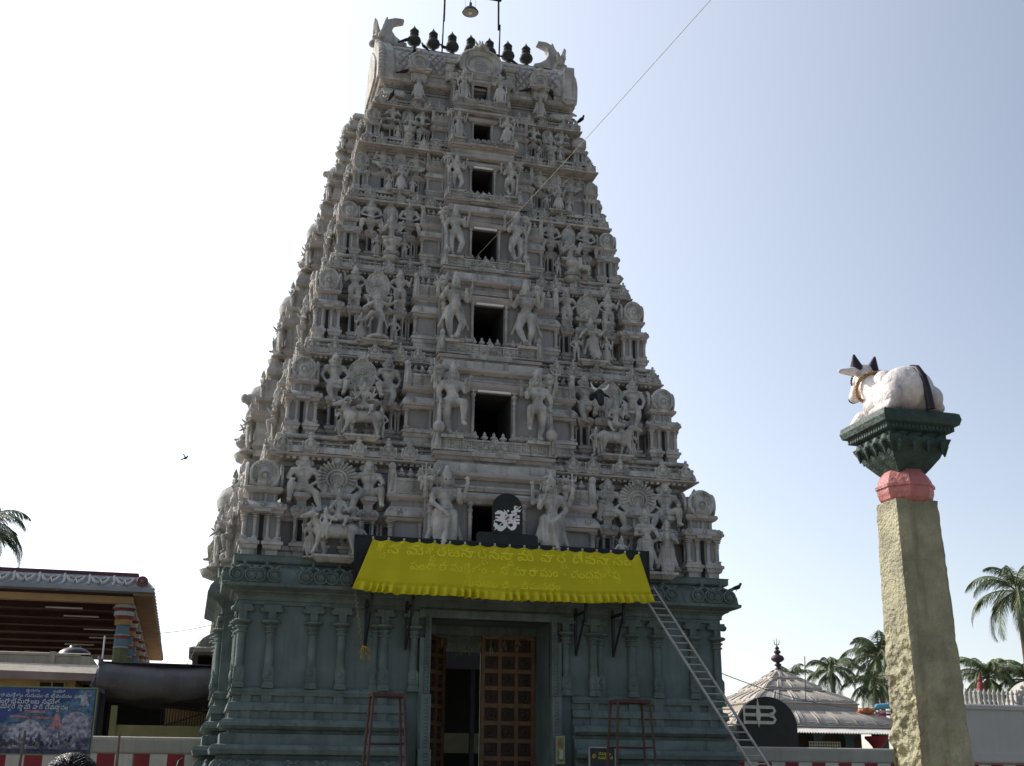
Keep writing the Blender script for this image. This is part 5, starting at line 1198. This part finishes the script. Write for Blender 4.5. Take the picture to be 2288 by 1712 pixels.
b.add([(-9, -8.25, 7.6), (6.7, -8.25, 7.6), (6.7, 16, 7.6), (-9, 16, 7.6), (-9, -7.9, 8.0), (6.3, -7.9, 8.0), (6.3, 16, 8.0), (-9, 16, 8.0)], [(0, 1, 5, 4), (1, 2, 6, 5), (4, 5, 6, 7)]); put("roof_edge", b, ha, mats=BLUEG)
b = MB(); b.box(-9, 6.2, -7.85, 16, 8.0, 8.14); put("roof_slab", b, ha, mats=mat("purple_slab", (.10, .045, .055), .8, .2, 2, .1))
SCR = mat("scroll_white", (.42, .41, .40), .8, .1, 4, .1); 
for i in range(14):
    sc_b = MB()
    x = 5.8-i*.78
    def q(u, v): return (x+u, -8.27+.37*v, 7.6+.42*v)
    sc_b.tube([q(-.28, .75), q(-.2, .4), q(-.05, .2), q(.0, .5), q(.05, .2), q(.2, .4), q(.28, .75)], .065, 6); sc_b.tube([q(-.36, .95), q(-.33, .4), q(-.38, .1)], .05, 6); sc_b.tube([q(-.2, .8), q(0, .6), q(.2, .8)], .04, 6); put("scroll_relief", sc_b, ha, mats=SCR)
for i in range(18):
    sc_b = MB(); y = -7.6+i*.9; sc_b.tube([(6.72, y, 7.65), (6.6, y+.3, 7.8), (6.4, y+.4, 7.98)], .06, 6); put("scroll_relief", sc_b, ha, mats=SCR)
ROSE = mat("rose_paint", (.20, .10, .10), .8, .2, 6, .1)
for x in (6.35, -1.0): b = MB(); b.ball((x, -8.1, 7.82), (.2, .16, .2)); disc(b, x, -8.2, 7.82, .17, .08, 12); put("rosette", b, ha, mats=ROSE)
COLM = [mat("column_green", (.13, .15, .07), .7, .15, 4, 0), mat("column_blue", (.13, .19, .23), .7, .15, 4, 0), mat("column_red", (.22, .06, .055), .7, .15, 4, 0), mat("column_yellow", (.34, .21, .08), .7, .15, 4, 0), mat("column_white", (.38, .36, .34), .7, .1, 4, 0)]
def hallcol():
    b = MB(); segs = [(0,.24,3.3,.24,5.7,8), (4,.25,5.7,.25,5.74,8), (1,.24,5.74,.24,6.0,8), (2,.25,6.0,.25,6.1,8), (4,.24,6.1,.24,6.14,8), (1,.23,6.14,.20,6.45,14), (3,.28,6.45,.28,6.62,14), (2,.24,6.62,.32,6.75,14), (4,.33,6.75,.33,6.9,10), (2,.26,6.9,.4,7.0,14), (4,.4,7.0,.3,7.14,10)]
    for m, r0, z0_, r1, z1_, n in segs:
        b.mi = m; b.lathe((0, 0, 0), [(r0, z0_), (r1, z1_)], n, smooth=False)
    b.mi = 0; b.lathe((0, 0, 0), [(.3, 0), (.24, 3.3)], 8)
    return b.mesh("column", COLM)
HC = hallcol()
for y in (-7.4, -4.0, -.5, 3, 6.5, 10): put("column", HC, ha, (5.85, y, 0))
for x in (1.0, -4.0): put("column", HC, ha, (x, 10, 0))
b = MB()
for x, y in ((3.8, -6.2), (4.2, -4), (4.6, 0), (4.6, 3), (3.4, 6)): b.lathe((x-.6, y, 7.11), [(.03, 0), (.03, 1.2)], 6, ax='x')
put("tube_light", b, ha, mats=TUBE)
lh = tag(empty("low_house", (-12, 10, 0)), "low cream house with flat projecting roof slab behind the picture hoarding", "house")
CR = mat("cream_plaster", (.38, .34, .275), .9, .15, 1.3, .25, 12, .5, (.17, .14, .11)); OCH = mat("ochre_wall", (.40, .28, .12), .9, .15, 1.3, .2); SLB = mat("mauve_slab_edge", (.24, .17, .16), .9, .2, 1.3, .2)
b = MB(); b.box(-4, 2.05, -1.2, 5, 0, 4.2); put("wall", b, lh, mats=OCH)
b = MB(); b.add([(-4.3, -2.0, 4.30), (3.02, -2.0, 4.22), (3.02, 5, 4.22), (-4.3, 5, 4.3), (-4.3, -2.0, 4.42), (3.0, -2.0, 4.34), (2.6, -1.2, 4.64), (-4.3, -1.2, 4.66), (2.6, 5, 4.64), (-4.3, 5, 4.66), (3.0, 5, 4.34)], [(3, 2, 1, 0), (0, 1, 5, 4), (4, 5, 6, 7), (7, 6, 8, 9), (1, 2, 10, 5), (5, 10, 8, 6)]); put("roof_slab", b, lh, mats=CR)
b = MB(); b.box(-4.3, 3.06, -2.05, -1.95, 4.14, 4.34); put("slab_edge", b, lh, mats=SLB)
b = MB(); b.box(-4.3, 2.3, -1.0, -.8, 4.62, 4.93); b.mould(-4.3, 2.3, -1.0, -.8, [(.0,4.86),(.05,4.89),(.05,4.95),(0,4.97)]); b.box(2.1, 2.35, -1.05, 4, 4.62, 4.93); b.box(1.25, 1.4, -1.06, -.75, 4.62, 5.0); put("parapet", b, lh, mats=CR)
b = MB(); b.mi = 1; b.box(1.1, 1.75, -1.22, -1.15, 3.0, 4.12); b.mi = 0
for x in (1.07, 1.41, 1.75): b.box(x, x+.04, -1.24, -1.15, 3.0, 4.15)
put("window", b, lh, mats=[CR, DARK])
b = MB(); b.lathe((0, 0, 0), [(.48,0),(.5,.05),(.5,.28),(.47,.3),(.44,.4),(.3,.5),(.16,.54),(.16,.58),(.05,.6)], 22)
for z in (.1, .2): b.lathe((0, 0, z), [(.505,0),(.52,.02),(.505,.04)], 22)
tag(put("water_tank", b, None, (-10.15, 9.7, 4.66), mats=mat("black_plastic", (.018, .019, .02), .35, .1, 2, 0)), "squat black plastic water tank on the flat roof of the low house", "water tank")
b = MB(); b.tube([(0, 0, 0), (0, 0, .9)], .025, 6); tag(put("roof_post", b, None, (-9.35, 9.5, 4.64), mats=WHITE), "short white post on the flat roof beside the water tank", "post")
tp = tag(empty("tarpaulin_shelter", (-7.2, 8, 0)), "sagging dark grey tarpaulin shelter left of the tower", "shelter")
TAR = mat("grey_tarpaulin", (.075, .07, .075), .5, .3, 1.2, .35, 5, .3, (.2, .18, .17), .5)
b = MB(); NU, NV = 60, 30
def tpt(u, v):
    x = -2.0+3.6*u; s = .12*math.sin(math.pi*u)+.05*noise.noise(Vector((u*5, v*3, 1)))
    if v < .35: t = v/.35; y = -1.9-.25*math.sin(t*math.pi*.9); z = 4.52-.72*t-s
    else: t = (v-.35)/.65; y = -1.9+3.3*t; z = 3.8-.15*t-s*1.5+.1*noise.noise(Vector((u*4, t*4, 5)))
    return (x, y, z)
b.add([tpt(i/NU, j/NV) for j in range(NV+1) for i in range(NU+1)], [(j*(NU+1)+i, (j+1)*(NU+1)+i, (j+1)*(NU+1)+i+1, j*(NU+1)+i+1) for j in range(NV) for i in range(NU)], True)
b.add([(-2.0, -1.95, 4.52), (1.6, -1.95, 4.5), (1.6, 3, 4.6), (-2.0, 3, 4.6)], [(0, 1, 2, 3)])
o = put("sheet", b, tp, mats=TAR); o.modifiers.new("s", 'SOLIDIFY').thickness = .02
rnd = random.Random(4); b = MB()
for i in range(16): b.tube([(-2.05+.012*i+.1*rnd.random(), -1.9+.05*rnd.random(), 4.62-.05*i*.6), (-1.95+.03*rnd.random()-.06*i*.2, -2.0, 4.55-.045*i), (-1.85+.03*i*.2, -1.95, 4.45-.05*i)], .03, 6)
put("bundled_edge", b, tp, mats=TAR)
for x, y in ((-1.9, -1.8), (1.4, -1.6), (-1.9, 2.8), (1.4, 2.8)): b = MB(); b.tube([(x, y, 0), (x, y, 4.45)], .05, 8); put("post", b, tp, mats=STEEL)
b = MB(); b.box(-2.7, 1.6, 3.0, 3.1, 0, 4.4); put("back_shade_sheet", b, tp, mats=DARK); b = MB(); b.box(-2.2, -1.75, -1.6, -1.55, 0, 3.9); put("side_shade_sheet", b, tp, mats=DARK)  # near-black sheets added to stand for the shade under and beside the tarpaulin
b = MB(); b.box(-1.55, 1.3, -.9, -.8, 0, 2.95); b.box(-1.62, -1.45, -.95, -.75, 0, 3.45); b.mi = 1; b.box(-.2, 1.5, -.5, -.45, 2.0, 3.42)
tag(put("yellow_wall", b, None, (-7.2, 8, 0), mats=[mat("olive_yellow_wall", (.30, .27, .13), .9, .15, 2, .2), OCH]), "low olive yellow wall under the tarpaulin shelter", "wall")
b = MB()
for i in range(22): b.tube([(-.3+i*.075, -.86, 2.9), (-.3+i*.075, -.86, 3.45)], .011, 5)
b.tube([(-.35, -.86, 3.45), (1.35, -.86, 3.3)], .025, 6); b.tube([(-.35, -.86, 3.5), (.6, -.86, 3.42), (1.4, -.9, 3.1)], .03, 6); b.tube([(-.2, -.9, 2.95), (1.3, -.9, 3.45)], .015, 6)
tag(put("railing", b, None, (-7.2, 8, 0), mats=STEEL), "thin dark metal railing on top of the yellow wall under the tarpaulin", "railing")
ms = tag(empty("small_shrine", (-5.4, 19.4, 0)), "small weathered shrine with ribbed barrel roof behind the tarpaulin", "shrine")
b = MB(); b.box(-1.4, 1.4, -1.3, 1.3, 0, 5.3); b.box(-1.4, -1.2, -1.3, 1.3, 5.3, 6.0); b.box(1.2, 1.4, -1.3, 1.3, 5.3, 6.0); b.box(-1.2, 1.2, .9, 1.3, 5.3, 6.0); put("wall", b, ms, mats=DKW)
b = MB(); b.mould(-1.4, 1.4, -1.3, 1.3, [(0,5.9),(.15,6.0),(.15,6.14),(.0,6.2)])
pr = [(-1.25+2.5*i/12, 6.2+.62*math.sin(math.pi*i/12)**.6) for i in range(13)]; b.prism(pr, -1.2, 1.2, 'y')
for k_ in range(9): b.tube([(x*1.02, -1.15+k_*.29, z+.02) for x, z in pr], .05, 5)
for k_ in range(11): b.tube([(-1.2+k_*.24, -1.22, 6.2), (-1.2+k_*.24, -1.25, 6.2+.55*math.sin(math.pi*(k_+.2)/10.4)**.6)], .05, 5)
put("roof", b, ms, mats=mat("weathered_plaster", (.32, .30, .26), .9, .25, 2, .3, 12, .4))
b = MB(); b.mould(-.45, .45, -.35, .35, [(0,6.7),(.05,6.8),(.0,7.5),(.1,7.6),(.0,7.9),(-.3,8.2)]); disc(b, -.1, -.36, 7.25, .16, .06, 10); put("top_block", b, ms, (-.35, 0, 0), mats=mat("yellow_plaster", (.5, .42, .2), .9, .15, 3, .2))

# hoarding with a temple picture
hb = tag(empty("picture_hoarding", (-10.9, 1.0, 0)), "large blue and grey printed temple hoarding with white Telugu lines at lower left", "billboard")
b = MB(); b.box(-2.2, 2.08, 0, .05, 2.07, 3.46); put("panel", b, hb, mats=mat("print_blue", (.035, .06, .17), .5, .35, 2.2, 0))
PRW, PRG, PRP, PRT, PRL, PRD = (mat(n, c, .5, .7, s, 0) for n, c, s in (("print_white", (.30, .29, .32), 11), ("print_grey", (.17, .17, .22), 12), ("print_pink", (.30, .15, .17), 9), ("print_teal", (.07, .13, .19), 11), ("print_lilac", (.24, .22, .27), 12), ("print_dark", (.05, .05, .09), 9)))
def flat(name, polys, m, y):
    b = MB()
    for k_, p in enumerate(polys): b.prism(p, -y-.0006*k_-.0004, -y+.0008)
    put(name, b, hb, mats=m)
flat("print_ground", [[(-2.18, 2.1), (2.06, 2.1), (2.06, 2.95), (1.5, 2.9), (1.2, 2.62), (.95, 2.72), (.75, 2.80), (.55, 2.72), (.3, 2.66), (.1, 2.72), (-.1, 2.9), (-.3, 3.05), (-.5, 3.1), (-2.18, 3.15)]], PRG, .003)
flat("print_sky_glow", [[(.9, 2.65), (1.5, 2.75), (2.06, 2.9), (2.06, 3.44), (1.7, 3.44), (1.55, 3.2), (1.2, 3.1), (.95, 2.95)], [(.2, 2.66), (.55, 2.74), (.95, 2.72), (1.2, 2.64), (1.3, 2.95), (.9, 3.0), (.3, 2.86)]], PRT, .006)
flat("print_temple", [[(.35, 2.2), (1.15, 2.2), (1.15, 2.6), (1.02, 2.62), (.9, 2.75), (.75, 2.8), (.6, 2.72), (.42, 2.66), (.35, 2.6)], [(-.62, 2.25), (.1, 2.25), (.08, 2.45), (-.02, 2.5), (-.04, 2.85), (-.15, 2.9), (-.2, 3.1), (-.32, 3.3), (-.42, 3.12), (-.62, 3.05)], [(-2.1, 2.2), (-.8, 2.2), (-.9, 2.9), (-1.3, 3.3), (-1.7, 2.9)]], PRW, .009)
flat("print_lingam", [[(1.42, 2.35), (1.98, 2.32), (1.98, 2.75)]+[(1.7+.28*math.cos(R(a)), 2.75+.22*math.sin(R(a))) for a in range(10, 171, 16)]+[(1.42, 2.75)]], PRL, .009)
flat("print_figure", [[(1.75, 3.1), (1.95, 3.1), (1.9, 3.3), (1.85, 3.4), (1.78, 3.3)], [(1.62, 3.25), (1.98, 3.3), (1.98, 3.34), (1.62, 3.31)]], PRW, .012)
flat("print_cone", [[(1.15, 2.6), (1.45, 2.6), (1.34, 2.92), (1.28, 2.92)]], PRP, .012)
rnd = random.Random(12)
flat("crowd_print", [[(x, z), (x+.05+.06*rnd.random(), z), (x+.06, z+.07+.08*rnd.random()), (x+.01, z+.06)] for x, z in [(rnd.uniform(-.6, 1.95), rnd.uniform(2.16, 2.42)) for _ in range(70)]], PRW, .015)
flat("shadow_print", [[(x, z), (x+.05+.06*rnd.random(), z), (x+.05, z+.05+.06*rnd.random()), (x+.01, z+.05)] for x, z in [(rnd.uniform(-.6, 1.95), rnd.uniform(2.14, 2.4)) for _ in range(60)]]+[[(x, 2.5+.1*rnd.random()), (x+.05, 2.5), (x+.05, 2.9), (x, 2.88)] for x in (-.5, -.36, -.2, -.06)], PRD, .058)
flat("print_bars", [[(.62, 2.93), (1.05, 2.92), (1.05, 2.98), (.62, 2.99)], [(.35, 2.82), (1.3, 2.79), (1.3, 2.84), (.35, 2.87)]], PRP, .018)
flat("print_border", [[(-2.18, 2.08), (2.06, 2.08), (2.06, 2.16), (-2.18, 2.18)]], PRD, .018)
LET = mat("print_letters", (.6, .6, .58), .5, .05, 3, 0)
for toks, size, x, z, wd in (([("శీ","ర"),(" ",""),("గం",""),("గా",""),("భ","ర"),("మ",""),("రాం",""),("బ",""),(" ",""),("స",""),("మే",""),("త","")], .17, .62, 3.12, 1.45),
                            ([("సో",""),("మే",""),("శ","వ"),("ర",""),(" ",""),("సా","వ"),("మి",""),(" ",""),("వా",""),("రి",""),(" ",""),("దే",""),("వ",""),("సా","థ"),("నం","")], .16, .75, 3.01, 1.55),
                            ([("పం",""),("చా",""),("రా",""),("మ",""),("కే","ష"),("తం","ర"),(" ",""),("గు",""),("ను",""),("పూ",""),("డి",""),(" ",""),("భీ",""),("మ",""),("వ",""),("రం","")], .09, .7, 3.26, 1.75),
                            ([("సా","వ"),("గ",""),("తం","")], .07, .75, 3.37, .3), ([("స",""),("మి",""),("తి","")], .07, 1.3, 3.365, .26)):
    me, w = text_mesh(toks, size, "lettering", LET); put("lettering", me, hb, (x, -.03, z), 0, (wd/w, 1, min(1.1, wd/w*1.0)))
b = MB()
for x in (-2.1, 2.04): b.box(x, x+.04, .0, .05, 0, 3.5)
b.box(-2.2, 2.08, -.02, .06, 3.46, 3.49); b.box(2.075, 2.1, -.02, .06, 2.05, 3.49); b.box(-2.2, 2.08, -.02, .06, 2.04, 2.07); put("frame", b, hb, mats=mat("greenish_frame", (.16, .2, .12), .6, .2, 4, 0))
BAM = mat("dry_bamboo", (.13, .10, .065), .8, .3, 6, .3)
for i, (x, y, t, dx, r, lab) in enumerate(((-10.12, .1, 2.52, .08, .035, "rough stick standing in front of the picture hoarding"), (-8.19, .1, 2.46, -.02, .035, "rough wooden stick against the striped wall, right of the hoarding"), (-7.86, .2, 2.06, .0, .03, "shorter stick stump against the red stripe, beside the taller stick"))):
    b = MB(); b.tube([(dx*(j/8-.85)+.015*noise.noise(Vector((j, i, 0))), 0, t*j/8) for j in range(9)], [r*(1-.25*j/8) for j in range(9)], 8)
    tag(put("wooden_stick", b, None, (x, y, 0), mats=BAM), lab, "stick")
b = MB(); b.tube([(0, 0, 0), (.1, 0, .9), (.3, 0, 1.75), (.34, .1, 1.95), (.42, .15, 2.0)], [.035, .03, .025, .025, .02], 8); tag(put("black_pipe", b, None, (-7.25, .6, 0), mats=BLACK), "bent black pipe end at the foot of the tower, left side", "pipe")

# ------------------------------------------------------------------ behind the gateway: court shed
cs = tag(empty("court_shed", (4.5, 22, 0)), "dim roofed shed seen through the open gate", "shed")
b = MB(); b.add([(-8, 0, 5.75), (6, 0, 6.35), (6, 6, 7.2), (-8, 6, 6.6), (-8, 0, 5.83), (6, 0, 6.43), (6, 6, 7.4), (-8, 6, 6.8)], [(3, 2, 1, 0), (4, 5, 6, 7), (0, 1, 5, 4), (1, 2, 6, 5), (2, 3, 7, 6), (3, 0, 4, 7)]); put("roof_sheet", b, cs, mats=mat("pale_sheet", (.45, .44, .46), .5, .1, 2, 0))
b = MB(); b.box(-8, 6, 5, 5.2, 0, 7.2); b.box(-8.2, -8, 0, 5, 0, 6); b.box(6, 6.2, 0, 5, 0, 6.5); put("back_wall", b, cs, mats=mat("court_shade_wall", (.03, .028, .025), .9, .2, 2, 0))  # walls coloured near black to carry the shade under the shed roof
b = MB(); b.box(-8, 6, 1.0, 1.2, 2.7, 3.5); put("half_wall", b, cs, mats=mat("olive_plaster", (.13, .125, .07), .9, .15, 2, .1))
for x in (-6, -2.5, .12, 3): b = MB(); b.box(x-.09, x+.09, .1, .3, 0, 6.2); put("post", b, cs, mats=STEEL)
b = MB(); b.box(-4, 5, -8.2, -8.0, 5.3, 9.5); b.box(-4, 5, -8.25, -4, 9.4, 9.6); b.box(-4, -3.8, -8, -4, 0, 9.4); b.box(4.8, 5, -8, -4, 0, 9.4); tag(put("court_canopy", b, None, (4.5, 22, 0), mats=mat("shade_black_sheet", (.012, .011, .013), .7, .15, 2, 0)), "canopy darkened to shade, seen through the top of the open gate", "canopy")  # canopy colour is near black, painting in the shade behind the gate

# ------------------------------------------------------------------ palms
FR = mat("palm_green", (.10, .13, .045), .55, .4, 1.4, 0, spec=.5); TRK = mat("palm_trunk", (.16, .12, .09), .9, .25, 2, .5, 9)
def crown(seed, nf=24, L=2.9):
    rnd = random.Random(seed); b = MB()
    for k_ in range(nf):
        az = k_*2.39996+rnd.uniform(-.25, .25); el = R(84-115*(k_/nf)**1.1+rnd.uniform(-8, 8)); l = L*rnd.uniform(.8, 1.08)*(.8 if k_ < 4 else 1)
        d = Vector((math.cos(az), math.sin(az), 0)); p = Vector((0, 0, 0)); a = el; pts = [p.copy()]; n = 16
        for i in range(n): p = p+(d*math.cos(a)+Vector((0, 0, math.sin(a))))*l/n; pts.append(p.copy()); a -= R(5.2+2.6*i/n*2+rnd.uniform(-1, 1))
        b.tube(pts, [.035*(1-i/(n+2)) for i in range(n+1)], 4)
        side = d.cross(Vector((0, 0, 1))).normalized()
        for j in range(64):
            f = .14+.86*j/63; q = f*n; i0 = min(n-1, int(q)); c = pts[i0].lerp(pts[i0+1], q-i0); t = (pts[i0+1]-pts[i0]).normalized(); nrm = side.cross(t)
            ll = l*.25*math.sin(math.pi*min(1, .16+f*.80))**.7*rnd.uniform(.85, 1.1)
            for s in (-1, 1):
                dv = (side*s*.75+t*.75-nrm*0.05+Vector((0, 0, -.35-.6*rnd.random()))).normalized(); w = t*.015
                m1 = c+dv*ll*.55; m2 = c+dv*ll+Vector((0, 0, -ll*.22))
                b.add([c-w, c+w, m1+w*.9, m2, m1-w*.9], [(0, 1, 2, 3, 4)])
    return b.mesh("crown", FR)
CRS = [crown(1, 22), crown(2, 26), crown(3, 20)]
for i, (x, y, z, s, c, r, lab) in enumerate((
    (37.6, 30, 11.9, 1.25, 0, 20, "tall coconut palm at the right edge, highest of the right palms"),
    (30.2, 38, 8.0, .85, 2, 70, "coconut palm directly right of the white shrine roof"),
    (33.4, 38, 8.9, 1.15, 1, 130, "bushy coconut palm touching the left side of the pillar"),
    (31.8, 36, 7.0, .85, 0, 200, "low coconut palm under the bushy one, left of the pillar"),
    (40.9, 38, 7.9, 1.1, 1, 10, "coconut palm just right of the pillar, behind the painted tower"),
    (43.6, 38, 7.8, 1.15, 2, 90, "low coconut palm behind the rounded white gable"),
    (31.4, 45.5, 8.2, .8, 2, 300, "distant palm whose tips show beside the shrine finial"),
    (-15.35, 22, 10.7, .95, 1, 40, "coconut palm fronds above the painted hall at the left edge"))):
    t = tag(empty("palm_tree", (x, y, 0)), lab, "palm tree", "coconut palms"); b = MB()
    b.tube([(.25*math.sin(q/10*2.2)-.2, 0, z*q/10) for q in range(11)], [.2-.008*q for q in range(11)], 10); put("trunk", b, t, mats=TRK)
    put("crown", CRS[c], t, (.25*math.sin(2.2)-.2, 0, z), R(r), s)

# ------------------------------------------------------------------ person in front, seen from behind
pe = tag(empty("person", (-7.245, -23, 0)), "dark haired person in a pale shirt, only the head showing at lower left", "person")
SKIN = mat("brown_skin", (.20, .11, .07), .6, .1, 6, .1); HAIR = mat("black_hair", (.012, .010, .010), .38, .3, 60, .8, 120); SHIRT = mat("pale_shirt", (.45, .45, .48), .9, .08, 4, .2); TROU = mat("dark_trousers", (.04, .045, .06), .9, .1, 4, .2)
K = 1.70
def hb_(b, skin=True, grow=0., parts="all"):
    V = B0; g_ = grow
    def c(p, r1, q, r2): b.cap([a*K for a in p], r1*K+g_, [a*K for a in q], r2*K+g_)
    if parts in ("all", "top"):
        c((0,0,.5), .085, (0,0,.7), .088); c((-.05,0,.73), .07, (.05,0,.73), .07)
        for s in (-1, 1): c((s*.05,0,.79), .04, (s*.12,0,.775), .042); c((s*.122,0,.77), .042, (s*.155,.0,.6), .034)
    if parts == "all":
        c((0,0,.78), .036, (0,-.005,.86), .036); b.ball((0,-.01*K,.892*K), (.046*K, .055*K, .062*K)); b.ball((0, -.03*K, .86*K), (.033*K, .035*K, .03*K)); c((0,-.062,.885), .006, (0,-.07,.872), .009)
        for s in (-1, 1):
            b.ball((s*.047*K, 0, .88*K), (.008*K, .016*K, .022*K)); c((s*.155,0,.6), .033, (s*.165,-.03,.47), .02)
            h, e = (s*.165*K, -.03*K, .47*K), (s*.155*K, 0, .6*K); hand(b, e, h, K*.95)
    if parts in ("all", "low"):
        for s in (-1, 1): c((s*.05,0,.5), .075, (s*.055,0,.27), .05); c((s*.055,0,.27), .048, (s*.055,.005,.05), .03)
    if parts == "all":
        for s in (-1, 1): c((s*.055,.01,.025), .022, (s*.06,-.09,.018), .02)
b = MB(); hb_(b); put("body", remesh(b, "body", SKIN, .012, 2), pe, rot=R(180))
b = MB(); hb_(b, parts="top", grow=.012); put("shirt", remesh(b, "shirt", SHIRT, .014, 2), pe, rot=R(180))
b = MB(); hb_(b, parts="low", grow=.012); put("trousers", remesh(b, "trousers", TROU, .014, 2), pe, rot=R(180))
b = MB(); b.ball((0, .012, .905*K), (.053*K, .058*K, .058*K), 24, 16); b.ball((0, .035, .88*K), (.05*K, .042*K, .055*K), 20, 12); rnd = random.Random(2)
for i in range(900):
    a = rnd.uniform(0, 6.28); e = rnd.uniform(-.1, 1.5); d = Vector((math.cos(a)*math.cos(e), math.sin(a)*math.cos(e)*1.05, math.sin(e))); p = Vector((0, .012, .905*K))+d*.0575*K
    f = Vector((d.x*.5+rnd.uniform(-.25, .25), -.7, -.25)); f = (f-d*f.dot(d)).normalized(); L_ = rnd.uniform(.03, .06)
    b.tube([p, p+f*L_*.5+d*.004, p+f*L_-d*.006], [.0035, .0035, .001], 4)
put("hair", b, pe, rot=R(180), mats=HAIR)
